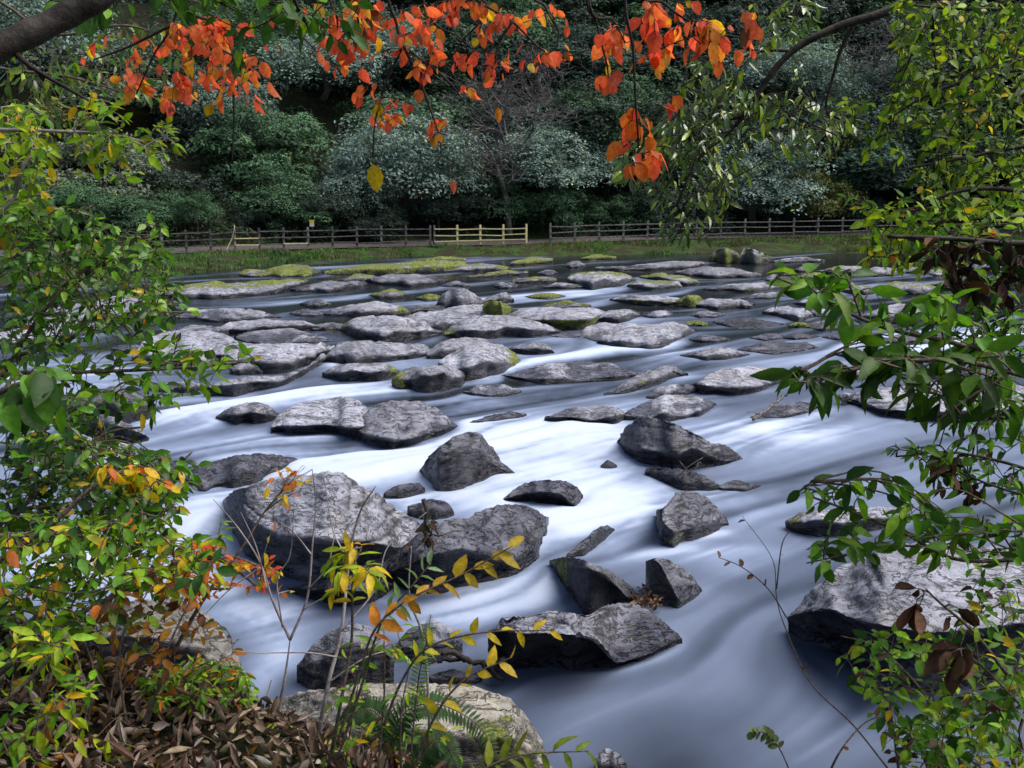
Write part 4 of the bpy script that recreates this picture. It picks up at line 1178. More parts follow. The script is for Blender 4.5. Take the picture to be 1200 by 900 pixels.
# leaning pale trunk above the rails
b0, b1 = at(597, 268, 57.0), at(575, 178, 57.5)
mb = MB(); mb.tube(crom([(0, 0, -.3), (b1 - b0) * .45 + [.25, 0, 0], b1 - b0], 12), np.linspace(.2, .1, 12), 8)
for k in range(4):
    q = (b1 - b0) * (.7 + .1 * k); mb.tube(crom([q, q + [(-1) ** k * .8, 0, .8], q + [(-1) ** k * 1.7, .2, 1.3]], 6), np.linspace(.06, .02, 6), 5)
o = mb.build('dead_tree', bark_mat('pale_bark', (.08, .07, .065), (.30, .27, .25), 4)); o.location = b0
tag(o, 'bare pale trunk leaning left behind the pale rails', 'dead tree')
# ------------------------------------------------------------------ near bank (under the camera)
def near_z(X, Y):
    edge = np.interp(X, [-6, -2.4, -1.5, -.9, -.35, 0.3, 1.2, 2.2, 3.2, 6], [4.7, 3.95, 3.4, 3.05, 2.78, 2.4, 2.35, 2.55, 3.1, 4.6])
    s = Y - edge
    z = 2.16 + .05 * np.clip(-s, 0, 3) - np.where(s > 0, 1.25 * s + .1 * s * s, 0)
    z = z + .06 * fbm(np.stack([X * 1.3, Y * 1.3, 0 * X], -1), 3, 40)
    return np.maximum(z, -.9)
gx = np.linspace(-7, 7, 150); gy = np.linspace(-2.5, 8, 130)
GX, GY = np.meshgrid(gx, gy)
nb = link('near_bank', grid_mesh('near_bank', np.stack([GX, GY, near_z(GX, GY)], -1)), M['soil'])
tag(nb, 'earth of the near river bank under the fallen leaves', kind='structure')

# ------------------------------------------------------------------ leaf template
def leaf_template(w=.42, fold=.16, droop=.18, tip=1.0, rnd=0.0):
    xs = np.array([0, .22, .5, .78, 1.0]); ww = np.array([.0, .78, 1.0, .62 + .25 * rnd, .0]) * w / 2
    z = -droop * xs ** 2
    V = [(x, 0, zz) for x, zz in zip(xs, z)]
    for sgn in (1, -1):
        V += [(xs[i] - .02, sgn * ww[i], z[i] + fold * ww[i] * 2) for i in (1, 2, 3)]
    Fc = [(0, 1, 5), (1, 2, 6, 5), (2, 3, 7, 6), (3, 4, 7), (0, 8, 1), (1, 8, 9, 2), (2, 9, 10, 3), (3, 10, 4)]
    return np.array(V, float), Fc

def put_leaves(mb, P, A, Nn, L, cols, shape, r):
    """leaves with base P, axis A, face normal Nn, length L"""
    T, Fc = shape
    A = A / (np.linalg.norm(A, axis=1)[:, None] + 1e-9)
    Nn = Nn - (Nn * A).sum(1)[:, None] * A; Nn /= np.linalg.norm(Nn, axis=1)[:, None] + 1e-9
    B = np.cross(Nn, A)
    n = len(P)
    zz = r.uniform(.3, 1.9, n); ws = r.uniform(.8, 1.2, n)
    V = P[:, None] + L[:, None, None] * (T[None, :, 0:1] * A[:, None] + T[None, :, 1:2] * ws[:, None, None] * B[:, None] + (T[None, :, 2:3] * zz[:, None, None]) * Nn[:, None])
    c = np.repeat(cols[:, None, :], len(T), 1)
    c[:, 1:4] *= 1.15; c[:, 4] *= .85                        # midrib a little lighter
    mb.add_many(V, Fc, c)

def in_poly(poly, n, r):
    poly = np.asarray(poly, float); lo, hi = poly.min(0), poly.max(0); out = []
    while len(out) < n:
        p = lo + r.random((n * 2, 2)) * (hi - lo)
        k = inside(poly, p[:, 0], p[:, 1]); out += list(p[k])
    return np.array(out[:n])

def pick(pal, n, r):
    """palette [(weight, colour), ...]"""
    wts = np.array([p[0] for p in pal], float); wts /= wts.sum()
    c = np.array([p[1] for p in pal])[r.choice(len(pal), n, p=wts)]
    return np.clip(c * r.uniform(.72, 1.28, (n, 1)) * (1 + r.normal(0, .06, (n, 3))), 0, 1)

SD = [100]
def plant(name, label, cat, stems, regions, pal, L=.07, shape=None, gap=.8, mat='leaf', up=.7, droop=.25, stem_r=(.012, .004), twig_r=.0028,
          twigmat='twig', group=None, zone=None, maxlen=.9, start=.25, sag=.05, fan=.9, stemcol=(1, 1, 1), pair=False):
    """a shrub or bough: stems through the given points (x, y, distance), twigs grown into the regions [(polygon, count, near, far)], leaves along the twigs"""
    SD[0] += 1; r = np.random.default_rng(SD[0])
    shape = shape or leaf_template()
    S3 = []
    def rooted(q):                                            # carry a stem on to where it grows, beyond the picture
        x, y, Y = q[0]
        if x > 1200: return [(x + 480, y + 40, Y * 1.05)] + list(q)
        if y < -20: return [(x + 60, y - 420, Y * 1.05)] + list(q)
        if x < -50: return [(x - 300, y + 160, Y)] + list(q)
        return list(q)
    stems = [(rooted(st[0]), st[1]) if isinstance(st, tuple) else rooted(st) for st in stems]
    for st in stems:
        P = np.array([at(*p) if len(p) == 3 else p[0] for p in st[0]]) if isinstance(st, tuple) else np.array([at(*p) for p in st])
        rr_ = st[1] if isinstance(st, tuple) else stem_r
        S3.append((crom(P, max(10, 7 * len(P))), rr_))
    org = S3[0][0][0]
    root = empty(name, org, label, cat, group)
    wood, lv = MB(), MB()
    for P, rr_ in S3: wood.tube(P - org, np.linspace(rr_[0], rr_[1], len(P)), 7, stemcol)
    nodes = np.concatenate([P[len(P) // 6:] for P, _ in S3])
    Tg = []
    for poly, cnt, n0, n1 in regions:
        q = in_poly(poly, cnt, r); Y = r.uniform(n0, n1, cnt)
        a, m = ray(q[:, 0], q[:, 1]); Tg.append(np.stack([a * Y, Y, CAMZ - m * Y], -1))
    LP, LA, LN = [], [], []
    if Tg:
        Tg = np.concatenate(Tg)
        dist = np.min(np.linalg.norm(Tg[:, None] - nodes[None, ::2], axis=2), axis=1)
        Tg = Tg[np.argsort(dist)]
    for t in Tg:
        d = np.linalg.norm(nodes - t, axis=1); i = int(np.argmin(d)); s = nodes[i]
        dl = d[i]
        if dl < L * .6: s = nodes[max(0, i - 3)]; dl = np.linalg.norm(t - s)
        if dl < 1e-3: continue
        mid = (s + t) / 2 + r.normal(size=3) * dl * .10 + np.array([0, 0, sag * dl * 2])
        P = crom([s, mid, t], 9)
        wood.tube(P - org, np.linspace(twig_r * (1 + .6 * min(dl, 1)), twig_r * .4, 9), 4, stemcol, cap=False)
        nodes = np.vstack([nodes, P[3:]])
        ln = dl; nl = max(2, int(ln * (1 - start) / (L * gap)) + 1)
        nl = min(nl, 16)
        for k, f in enumerate(np.linspace(start, 1, nl)):
            j = min(7, int(f * 8)); p = P[j] + (P[j + 1] - P[j]) * (f * 8 - j)
            td = P[j + 1] - P[j]; td = td / (np.linalg.norm(td) + 1e-9)
            sd = np.cross(td, [0, 0, 1.0]); sd = sd / (np.linalg.norm(sd) + 1e-9)
            for sg in ((1, -1) if pair else ((-1) ** k,)):
                ax = td * (.55 + .3 * r.random()) + sd * sg * fan * r.uniform(.6, 1.1) + np.array([0, 0, -droop]) + r.normal(size=3) * .22
                if k == nl - 1: ax = td + np.array([0, 0, -droop]) + r.normal(size=3) * .2 + sd * sg * .25
                LP.append(p); LA.append(ax); LN.append(np.array([0, 0, up]) + r.normal(size=3) * .42 + np.array([0, -.22, 0]))
    if LP:
        LP, LA, LN = np.array(LP), np.array(LA), np.array(LN)
        n = len(LP); ls = L * r.uniform(.55, 1.25, n)
        col = pick(pal, n, r)
        if zone is not None: col = zone(LP, col, r)
        put_leaves(lv, LP - org, LA, LN, ls, col, shape, r)
    wood.build('branch' if cat in ('branch', 'bough') else 'stems', M[twigmat], root)
    if LP is not None and len(LP): lv.build('leaves', M[mat], root)
    return root

G_ = (.085, .235, .012); GD = (.026, .09, .012); GL = (.20, .39, .014); YG = (.32, .44, .014); YL = (.66, .45, .015); OR = (.78, .21, .03)
RD = (.74, .105, .045); BR = (.13, .05, .02); GY = (.15, .21, .04); SV = (.075, .12, .05)
oval, slim, round_ = leaf_template(.46), leaf_template(.32, .2, .25), leaf_template(.62, .12, .12, rnd=.6)
broad = leaf_template(.56, .16, .2, rnd=.3)

# ---- left bank
plant('broadleaf_shrub', 'bright green leafy shrub on the left bank at middle height, twigs reaching over the river', 'shrub',
      [[(-120,640,3.9),(-20,480,3.9),(40,380,3.9),(95,320,4.0),(150,290,4.1),(190,275,4.2)], [(-120,560,3.8),(0,430,3.9),(80,400,4.0),(120,345,4.0),(190,335,4.2)],
       [(-100,480,3.8),(-10,330,3.9),(60,270,4.0),(110,240,4.1)]],
      [([(0,240),(60,232),(120,258),(165,268),(200,300),(210,340),(225,365),(190,385),(150,400),(110,395),(60,420),(0,440)], 640, 3.6, 4.5), ([(140,270),(190,250),(205,275),(190,310),(150,320)], 26, 3.9, 4.4)],
      [(5, G_), (2.6, GL), (3, GD), (.2, YL), (.08, OR)], L=.055, shape=oval, mat='gloss', maxlen=.6, gap=.75)
plant('broadleaf_shrub', 'long leafy spray with broad green leaves stretching right over the pale table rock', 'branch',
      [[(-100,470,3.6),(0,440,3.7),(100,436,3.8),(200,432,3.9),(285,424,4.0),(305,418,4.05)]],
      [([(90,400),(180,395),(250,405),(300,408),(300,430),(260,450),(215,478),(180,500),(150,480),(120,500),(60,480),(60,430)], 105, 3.6, 4.15)],
      [(5, GL), (4, G_), (1, GD), (.2, YL)], L=.072, shape=oval, mat='leaf', droop=.05)
plant('slender_branch', 'yellow green leafy twigs in sunlight at the upper left, on a pale horizontal branch', 'branch',
      [[(-60,150,4.2),(0,152,4.2),(70,154,4.25),(130,158,4.3),(185,170,4.35)], [(-60,270,4.1),(10,240,4.2),(30,190,4.2),(60,175,4.3)]],
      [([(90,110),(140,115),(150,150),(200,135),(212,165),(180,185),(150,212),(110,200),(80,160)], 95, 4.1, 4.6), ([(0,120),(50,125),(60,200),(40,250),(0,300)], 140, 4.0, 4.6)],
      [(4, YG), (3.5, GL), (.7, YL), (1.5, G_)], L=.062, shape=oval, twigmat='paletwig', droop=.2, stem_r=(.011, .005))
plant('evergreen_branch', 'hanging silvery olive leaved twigs in the upper left corner below the thick limb', 'branch',
      [[(-80,60,5.2),(0,80,5.2),(80,90,5.3),(150,110,5.4)], [(-60,0,5.2),(60,40,5.2),(150,30,5.3),(230,60,5.4)]],
      [([(0,30),(60,60),(170,20),(230,40),(200,120),(100,110),(60,190),(0,200)], 150, 5.0, 6.2)],
      [(4, SV), (3, G_), (2, GY), (1, YG)], L=.078, shape=slim, mat='gloss', droop=.9, up=.3)
plant('leafy_shrub', 'dense dark glossy shrub low on the left bank, above the yellow leaved sprig', 'shrub',
      [[(-80,760,3.3),(-10,640,3.4),(60,560,3.6),(120,510,3.7),(170,500,3.8)], [(-90,700,3.3),(20,600,3.5),(110,600,3.6),(190,560,3.8),(225,530,3.9)]],
      [([(0,440),(60,450),(120,480),(150,520),(200,540),(235,548),(215,580),(205,615),(150,640),(60,640),(0,640)], 680, 3.2, 3.95), ([(165,525),(240,540),(215,590),(190,620),(160,600)], 40, 3.6, 3.9)],
      [(4, G_), (4, GD), (1.6, GL), (1, SV), (.5, YL)], L=.056, shape=oval, mat='gloss')
plant('leafy_shrub', 'mixed green and yellow bush at the lower left with arching twigs over the white water', 'shrub',
      [[(-80,900,2.9),(0,780,3.0),(60,700,3.2),(120,650,3.3),(190,640,3.5)], [(-60,830,2.9),(60,740,3.0),(150,690,3.2),(220,670,3.3)], [(-100,600,3.0),(0,628,3.1),(80,625,3.2),(150,650,3.3)]],
      [([(0,600),(120,600),(200,620),(240,640),(262,655),(250,680),(190,700),(150,690),(120,740),(60,760),(0,780)], 460, 2.8, 3.6), ([(195,632),(265,610),(270,625),(235,660)], 14, 3.3, 3.6)],
      [(4, G_), (4, GL), (2, GD), (1.3, YG), (.9, YL), (.3, OR)], L=.058, shape=oval)
plant('yellow_sprig', 'arching twig with a row of drooping mustard yellow leaves at the left', 'branch',
      [[(-60,700,3.0),(0,656,3.05),(60,615,3.1),(110,570,3.15),(150,552,3.2),(190,568,3.25),(205,580,3.25)]],
      [([(100,545),(150,540),(200,560),(208,580),(170,575),(130,562)], 26, 3.1, 3.3)],
      [(5, YL), (2, YG), (.6, OR)], L=.062, shape=broad, droop=.8, gap=.7, up=.4)
plant('orange_sprig', 'feathery sprig of small orange and yellow leaflets reaching toward the massive blunt boulder', 'branch',
      [[(90,760,3.0),(140,690,3.1),(200,665,3.2),(260,650,3.25),(325,672,3.3)], [(140,690,3.1),(210,690,3.2),(270,690,3.25)], [(200,660,3.2),(255,655,3.25),(305,690,3.3)]],
      [([(190,635),(260,640),(320,655),(332,680),(310,690),(270,690),(200,715),(170,680)], 115, 3.1, 3.35)],
      [(5, OR), (2.5, YL), (1.5, RD), (1.2, YG)], L=.030, shape=oval, gap=.75, mat='autumn', pair=True, twig_r=.0016, start=.15)
plant('broadleaf_sprig', 'cluster of large dark green veined leaves at the left edge, nearest to the viewer', 'branch',
      [[(-120,520,2.1),(-40,480,2.1),(10,455,2.1),(50,440,2.1)]],
      [([(0,430),(50,425),(75,440),(60,470),(20,480),(0,470)], 14, 2.0, 2.2)],
      [(4, G_), (3, GD)], L=.078, shape=broad, droop=.6, up=.5, start=.5)
plant('brown_brush', 'tangle of thin brown stems with curled orange brown leaves above the litter', 'shrub',
      [[(120,870,2.9),(135,790,2.95),(150,720,3.0)], [(180,860,3.0),(190,780,3.0),(225,700,3.1),(262,640,3.2)], [(150,860,2.9),(140,760,3.0),(175,690,3.1)], [(230,850,3.0),(225,790,3.0),(240,760,3.1)], [(100,860,2.9),(110,790,2.9),(90,730,3.0)]],
      [([(130,690),(200,680),(250,720),(282,760),(280,800),(220,810),(150,790),(120,740)], 80, 2.85, 3.2)],
      [(3, (.35, .13, .02)), (2, (.42, .22, .02)), (2, BR), (1.5, GY)], L=.050, shape=oval, mat='autumn', droop=.55, twig_r=.0014, stem_r=(.005, .002))
plant('low_undergrowth', 'small fresh green weeds at the edge of the leaf litter, under the brown stems', 'plant',
      [[(230,840,2.95),(240,800,3.0),(255,780,3.0)], [(290,830,3.0),(280,800,3.0),(270,780,3.05)], [(170,850,2.9),(180,820,2.9),(190,800,2.9)]],
      [([(160,790),(230,770),(290,780),(310,815),(260,835),(180,830)], 110, 2.85, 3.15)],
      [(4, G_), (3, GL), (1.5, YG), (.5, OR)], L=.034, shape=slim, twig_r=.0014, pair=True)
plant('leafy_shrub', 'yellow green bush in the bottom left corner with long narrow leaves over the litter', 'shrub',
      [[(-80,960,2.5),(0,880,2.55),(60,840,2.6),(110,800,2.7)], [(-60,860,2.5),(30,800,2.6),(80,740,2.7)]],
      [([(0,780),(60,770),(110,790),(120,850),(60,890),(0,900)], 60, 2.4, 2.75), ([(0,740),(90,730),(100,770),(0,780)], 26, 2.5, 2.8)],
      [(3, YG), (3, GL), (2, G_), (1, YL), (.6, (.3, .12, .02))], L=.062, shape=slim)

# ---- bottom centre saplings
def sapling(label, stems, leaves=None, mat='twig', name='bare_sapling', r=(.008, .002)):
    return plant(name, label, 'sapling', stems, leaves or [], [(3, YL), (2, OR)], L=.04, shape=oval, mat='autumn', stem_r=r, twigmat=mat, twig_r=.0015)
sapling('leafless sapling forking like a Y before the dark undercut of the massive boulder',
        [[(322,852,3.1),(333,800,3.1),(340,750,3.1)], ([(340,750,3.1),(320,705,3.12),(305,660,3.15),(280,620,3.2),(250,585,3.2)], (.005, .0015)), ([(340,750,3.1),(360,700,3.12),(366,640,3.15),(370,590,3.2),(366,550,3.2)], (.005, .0015)),
         ([(313,690,3.1),(300,640,3.15),(282,600,3.15)], (.003, .001)), ([(305,665,3.1),(270,690,3.1),(240,720,3.1)], (.003, .001)), ([(362,690,3.1),(385,660,3.1),(395,600,3.15)], (.003, .001)),
         ([(365,650,3.1),(345,625,3.1),(325,610,3.1)], (.003, .001)), ([(355,715,3.1),(380,700,3.1),(420,680,3.1)], (.003, .001)), ([(331,735,3.1),(325,680,3.1),(340,650,3.1),(345,590,3.1)], (.003, .001))],
        [([(300,660),(350,690),(345,700),(300,680)], 3, 3.1, 3.2)], 'paletwig')
sapling('thin twig with mustard yellow leaves standing before the pale top of the massive boulder',
        [[(200,770,3.2),(240,700,3.2),(285,640,3.25),(310,600,3.3),(345,560,3.3)], ([(310,600,3.3),(330,585,3.3),(352,575,3.3)], (.003, .001))],
        [([(310,550),(355,545),(360,580),(320,600)], 13, 3.25, 3.35)], 'twig', 'yellow_sapling')
sapling('bare grey twig bush rising left of the dark rounded rock',
        [[(372,870,2.9),(385,800,2.9),(400,740,2.95),(410,650,3.0),(422,600,3.0),(440,570,3.0)], ([(385,800,2.9),(430,770,2.9),(470,760,2.95)], (.003, .001)), ([(400,740,2.9),(440,690,2.95),(455,640,3.0),(500,600,3.05)], (.003, .001)),
         ([(395,770,2.9),(360,765,2.9),(300,765,2.9),(270,762,2.9)], (.003, .001)), ([(410,660,2.95),(390,620,3.0),(380,560,3.0)], (.003, .001))], None, 'paletwig')
plant('yellow_sapling', 'upright sapling with a fishbone of yellow green leaves before the long dark wet slab', 'sapling',
      [[(385,900,2.6),(400,820,2.6),(412,750,2.65),(413,690,2.65),(418,640,2.7)]],
      [([(395,630),(440,630),(452,660),(440,700),(385,700),(380,660)], 20, 2.6, 2.75)], [(4, YG), (4, YL), (1, GL)], L=.062, shape=slim, droop=.35, up=.9, pair=True, gap=.4, stem_r=(.006, .003))
r_ = np.random.default_rng(5)
def row_leaves(path_px, n, L, colf, shape, mat, label, name, cat='sapling', droop=.3, r=(.005, .0015), twigmat='twig', updir=(0, -.3, .8), spread=.8):
    """one stem with a leaf at every node, alternately left and right"""
    P = crom([at(*p) for p in path_px], 60); org = P[0]
    root = empty(name, org, label, cat)
    w_, l_ = MB(), MB(); w_.tube(P - org, np.linspace(r[0], r[1], 60), 6)
    LP, LA, LN, LC = [], [], [], []
    for k in range(n):
        f = .38 + .62 * k / (n - 1); j = min(58, int(f * 59)); td = P[j + 1] - P[j]; td /= np.linalg.norm(td)
        sd = np.cross(td, [0, -1.0, .3]); sd /= np.linalg.norm(sd)
        LP.append(P[j]); LA.append(td * .7 + sd * (-1) ** k * spread + np.array([0, 0, -droop]) + r_.normal(size=3) * .18)
        LN.append(np.array(updir) + r_.normal(size=3) * .35); LC.append(colf(f) * r_.uniform(.8, 1.2))
    put_leaves(l_, np.array(LP) - org, np.array(LA), np.array(LN), L * r_.uniform(.75, 1.2, n), np.clip(np.array(LC), 0, 1), shape, r_)
    w_.build('stems', M[twigmat], root); l_.build('leaves', M[mat], root)
    return root
mixf = lambda c0, c1: (lambda f: np.array(c0) * (1 - f) + np.array(c1) * f)
row_leaves([(395,872,2.45),(420,792,2.45),(440,737,2.45),(480,702,2.45),(540,674,2.45),(600,640,2.45)], 18, .064, lambda f: np.array(OR) * max(0, 1 - 2 * (f - .3)) + np.array([.5, .36, .02]) * min(1, 2 * max(0, f - .3)) * (1.2 - .3 * f), oval, 'autumn',
           'golden and orange leaves along an arching stem in front of the long dark wet slab', 'yellow_sapling', droop=.35, spread=.5)
row_leaves([(450,850,2.5),(470,800,2.5),(500,760,2.5),(560,742,2.5),(650,738,2.5)], 13, .05, mixf(YG, YL), oval, 'leaf', 'twig of lime yellow leaves pointing right at the left end of the long undercut slab', 'yellow_sapling', droop=.15, spread=.6)
row_leaves([(395,890,2.5),(425,800,2.5),(447,730,2.5),(480,690,2.5),(505,660,2.52)], 16, .055, mixf(GL, (.16, .26, .12)), slim, 'leaf', 'pale green narrow leaved stem between the golden arching stem and the cream boulder', 'green_sapling')
row_leaves([(520,930,2.35),(560,905,2.35),(610,885,2.35),(690,880,2.35)], 13, .07, mixf((.3, .3, .02), (.16, .25, .02)), slim, 'leaf', 'row of pointed olive leaves at the bottom edge right of the cream boulder', 'low_plant', 'plant')
row_leaves([(470,960,2.4),(500,860,2.4),(540,800,2.4),(600,770,2.4)], 10, .055, mixf((.25, .24, .02), YL), oval, 'leaf', 'olive yellow sprig bending over the cream boulder', 'low_plant', 'plant')
row_leaves([(505,905,2.6),(498,760,2.6),(480,700,2.6),(482,640,2.62)], 2, .03, mixf(BR, BR), oval, 'autumn', 'tall bare grey stalk before the cream boulder', 'dry_stalk', 'stalk', r=(.005, .002), twigmat='paletwig')
def frond(label, px, L=.055, n=46, col=(.03, .085, .02)):
    P = crom([at(*p) for p in px], n); org = P[0]; root = empty('fern_frond', org, label, 'fern')
    w_, l_ = MB(), MB(); w_.tube(P - org, np.linspace(.003, .001, n), 5)
    LP, LA, LN = [], [], []
    for k in range(4, n - 1):
        td = P[k + 1] - P[k]; td /= np.linalg.norm(td); sd = np.cross(td, [0, -.5, 1.0]); sd /= np.linalg.norm(sd)
        for sg in (1, -1):
            LP.append(P[k]); LA.append(sd * sg + td * .35); LN.append([0, -.5, 1])
    LP, LA, LN = map(np.array, (LP, LA, LN)); k = np.linspace(.3, 1, len(LP)); env = np.sin(np.pi * np.clip(k, .1, .97)) ** .6
    put_leaves(l_, LP - org, LA, LN, L * env, np.clip(np.array(col)[None] * r_.uniform(.7, 1.3, (len(LP), 1)), 0, 1), leaf_template(.22, .1, .1), r_)
    w_.build('stems', M['twig'], root); l_.build('leaves', M['leaf'], root)
frond('dark green fern frond curving down to the right over the cream boulder', [(450,900,2.6),(470,840,2.6),(510,825,2.6),(560,850,2.6),(590,900,2.55)])
frond('fern frond lying left along the foot of the cream boulder', [(470,880,2.6),(440,835,2.65),(415,835,2.65),(395,850,2.65)])
frond('fern frond drooping in the middle of the bottom edge', [(470,930,2.5),(500,880,2.5),(520,870,2.5),(540,905,2.45)])
frond('pale green fern frond standing between the yellow saplings', [(480,900,2.5),(490,800,2.55),(500,750,2.55),(505,720,2.55)], L=.032, col=(.10, .19, .06))
plant('low_undergrowth', 'thicket of small green and bronze leaves at the foot of the yellow saplings', 'plant',
      [[(400,930,2.5),(410,860,2.5),(420,800,2.55)], [(470,930,2.5),(470,840,2.5),(480,780,2.55)], [(440,930,2.5),(450,820,2.55),(450,740,2.6)], [(380,930,2.5),(360,880,2.55),(350,860,2.6)]],
      [([(395,740),(470,720),(510,760),(500,830),(440,840),(390,830)], 30, 2.45, 2.7), ([(380,840),(560,850),(570,900),(360,900)], 34, 2.4, 2.65)],
      [(3, GL), (3, G_), (2, YG), (1, BR), (.8, YL)], L=.045, shape=slim, twig_r=.0012, stem_r=(.004, .0015))

# leaf litter on the near bank
n = 13000
X = rng.uniform(-2.6, .9, n); Y = rng.uniform(1.9, 4.2, n); Z = near_z(X, Y)
k = Z > 1.85; X, Y, Z = X[k], Y[k], Z[k]; n = len(X)
mb = MB(); th = rng.uniform(0, 2 * np.pi, n)
A = np.stack([np.cos(th), np.sin(th), rng.normal(0, .45, n)], -1); Nn = rng.normal(size=(n, 3)) * .8 + [0, 0, 1]
h_ = n // 2; lp = np.stack([X, Y, Z + rng.uniform(0, .05, n)], -1); ll = rng.uniform(.02, .062, n)
put_leaves(mb, lp[h_:], A[h_:], Nn[h_:], ll[h_:] * .9, pick([(3, (.22, .15, .11)), (4, (.09, .055, .04)), (2, (.40, .31, .24)), (1, (.30, .20, .10)), (.3, YG)], n - h_, rng), leaf_template(.55, .55, -.4, rnd=.2), rng)
put_leaves(mb, lp[:h_], A[:h_], Nn[:h_], ll[:h_],
           pick([(4, (.20, .13, .095)), (4, (.085, .05, .037)), (3, (.38, .28, .21)), (1.6, (.48, .41, .33)), (.4, (.35, .16, .03)), (.25, YG)], h_, rng), leaf_template(.36, 1.1, -.95, rnd=-.3), rng)
for _ in range(130):
    x = rng.uniform(-2.2, .3); y = rng.uniform(2.3, 3.3); z = float(near_z(np.array([x]), np.array([y]))[0])
    if z < 1.9: continue
    t = rng.uniform(0, 6.28); l = rng.uniform(.05, .22); q = np.array([x, y, z + .03])
    mb.tube(crom([q, q + [l * .5 * math.cos(t), l * .5 * math.sin(t), rng.uniform(0, .05)], q + [l * math.cos(t + .2), l * math.sin(t + .2), rng.uniform(-.01, .05)]], 5), .0018, 4, (.16, .10, .07), cap=False)
o = mb.build('leaf_litter', M['dry']); tag(o, 'curled brown fallen leaves covering the near bank', 'leaf litter', kind='stuff')
def strewn(name, label, poly, cnt, z, L, pal):
    q = in_poly(poly, cnt, rng); a, m = ray(q[:, 0], q[:, 1]); Yq = (CAMZ - z) / m
    P = np.stack([a * Yq, Yq, np.full(cnt, z) + rng.uniform(0, .06, cnt)], -1); th = rng.uniform(0, 6.28, cnt); mb = MB()
    put_leaves(mb, P, np.stack([np.cos(th), np.sin(th), rng.normal(0, .5, cnt)], -1), rng.normal(size=(cnt, 3)) * .6 + [0, 0, 1], L * rng.uniform(.6, 1.3, cnt), pick(pal, cnt, rng), leaf_template(.5, .5, -.3), rng)
    o = mb.build(name, M['dry']); tag(o, label, 'leaf litter', kind='stuff')
strewn('leaf_drift', 'drift of brown dead leaves caught between the moss tipped wedge and the small angular rock', [(742,700),(758,690),(775,708),(770,716),(738,712)], 150, .06, .05, [(3, (.16, .08, .05)), (2, (.28, .19, .13)), (1, (.08, .04, .03))])
# ---- overhanging autumn boughs (their trees stand on the near bank, out of the picture)
def hanging(label, stems, regions, L=.064, pal=None, gap=.75, name='autumn_branch'):
    return plant(name, label, 'branch', stems, regions, pal or [(4, (.76, .155, .04)), (4, RD), (1.6, (.74, .30, .03)), (.5, YL), (.25, BR)], L=L, shape=leaf_template(.66, .14, .22, rnd=.3), gap=gap, mat='autumn', up=.15, droop=1.25,
                 stem_r=(.008, .003), twig_r=.0022, twigmat='bark', start=.45, fan=.6)
hanging('spray of orange leaves on a dark bough at the upper left, largest orange cluster',
        [[(215,-60,4.3),(205,20,4.3),(180,65,4.3),(160,110,4.3)], [(215,-40,4.3),(250,30,4.35),(270,80,4.4),(274,130,4.4),(272,190,4.4)], [(200,30,4.3),(150,55,4.3),(110,70,4.3)]],
        [([(100,60),(150,40),(200,25),(260,15),(290,50),(300,90),(320,85),(310,110),(285,130),(240,120),(230,130),(190,125),(150,90)], 66, 4.1, 4.6), ([(95,30),(330,0),(325,120),(180,140),(100,90)], 22, 4.1, 4.6), ([(200,5),(260,0),(290,30),(230,50)], 10, 4.2, 4.5)])
hanging('dense orange foliage on long thin hanging twigs at the top, left of centre',
        [[(455,-70,4.6),(465,30,4.6),(472,52,4.6),(455,90,4.6),(440,140,4.6),(437,185,4.6)], [(472,52,4.6),(490,90,4.6),(505,130,4.6),(515,160,4.6),(517,180,4.6)], [(390,-50,4.5),(395,20,4.5),(398,60,4.5)], [(420,-50,4.5),(420,30,4.5),(412,60,4.5)], [(480,60,4.6),(520,90,4.65),(545,120,4.7)]],
        [([(380,0),(445,0),(445,55),(420,75),(395,80),(385,50)], 44, 4.3, 4.8), ([(450,15),(510,0),(515,60),(520,90),(480,85),(460,50)], 34, 4.4, 4.8), ([(440,120),(480,115),(470,150),(440,145)], 8, 4.5, 4.7), ([(495,130),(520,135),(520,160),(505,160)], 6, 4.5, 4.7), ([(420,85),(440,90),(440,115),(420,115)], 4, 4.5, 4.7)])
hanging('thin bough with scattered orange leaves crossing above the middle of the river',
        [[(530,-40,4.8),(560,0,4.8),(600,25,4.8),(635,58,4.85),(665,65,4.9),(690,58,4.9)], [(600,25,4.8),(585,50,4.8),(580,75,4.8)]],
        [([(540,0),(610,5),(620,35),(600,45),(560,15)], 14, 4.6, 5.0), ([(560,60),(600,65),(595,90),(575,90)], 7, 4.7, 4.9), ([(620,60),(665,62),(660,75),(630,70)], 3, 4.8, 4.9), ([(520,30),(700,10),(700,90),(600,110),(530,90)], 6, 4.6, 5.0), ([(420,60),(540,70),(540,180),(430,180)], 7, 4.5, 4.8), ([(500,0),(560,0),(550,20),(520,30)], 8, 4.6, 4.9)])
hanging('orange leaves on drooping twigs right of centre, before the leafless grey tree',
        [[(690,-50,4.6),(700,30,4.6),(712,80,4.6),(713,120,4.6)], [(690,-30,4.6),(720,25,4.6),(733,50,4.6)], [(745,-50,4.4),(780,5,4.4),(830,35,4.4),(890,48,4.4)]],
        [([(685,30),(735,20),(735,50),(700,70),(680,65)], 14, 4.5, 4.8), ([(750,0),(835,0),(840,55),(800,60),(770,80),(750,40)], 30, 4.2, 4.6), ([(850,10),(895,15),(890,55),(870,65),(850,100),(835,80)], 6, 4.2, 4.6), ([(680,80),(730,85),(720,105)], 4, 4.5, 4.7), ([(740,0),(900,0),(900,60),(760,90)], 9, 4.3, 4.8)], L=.08)
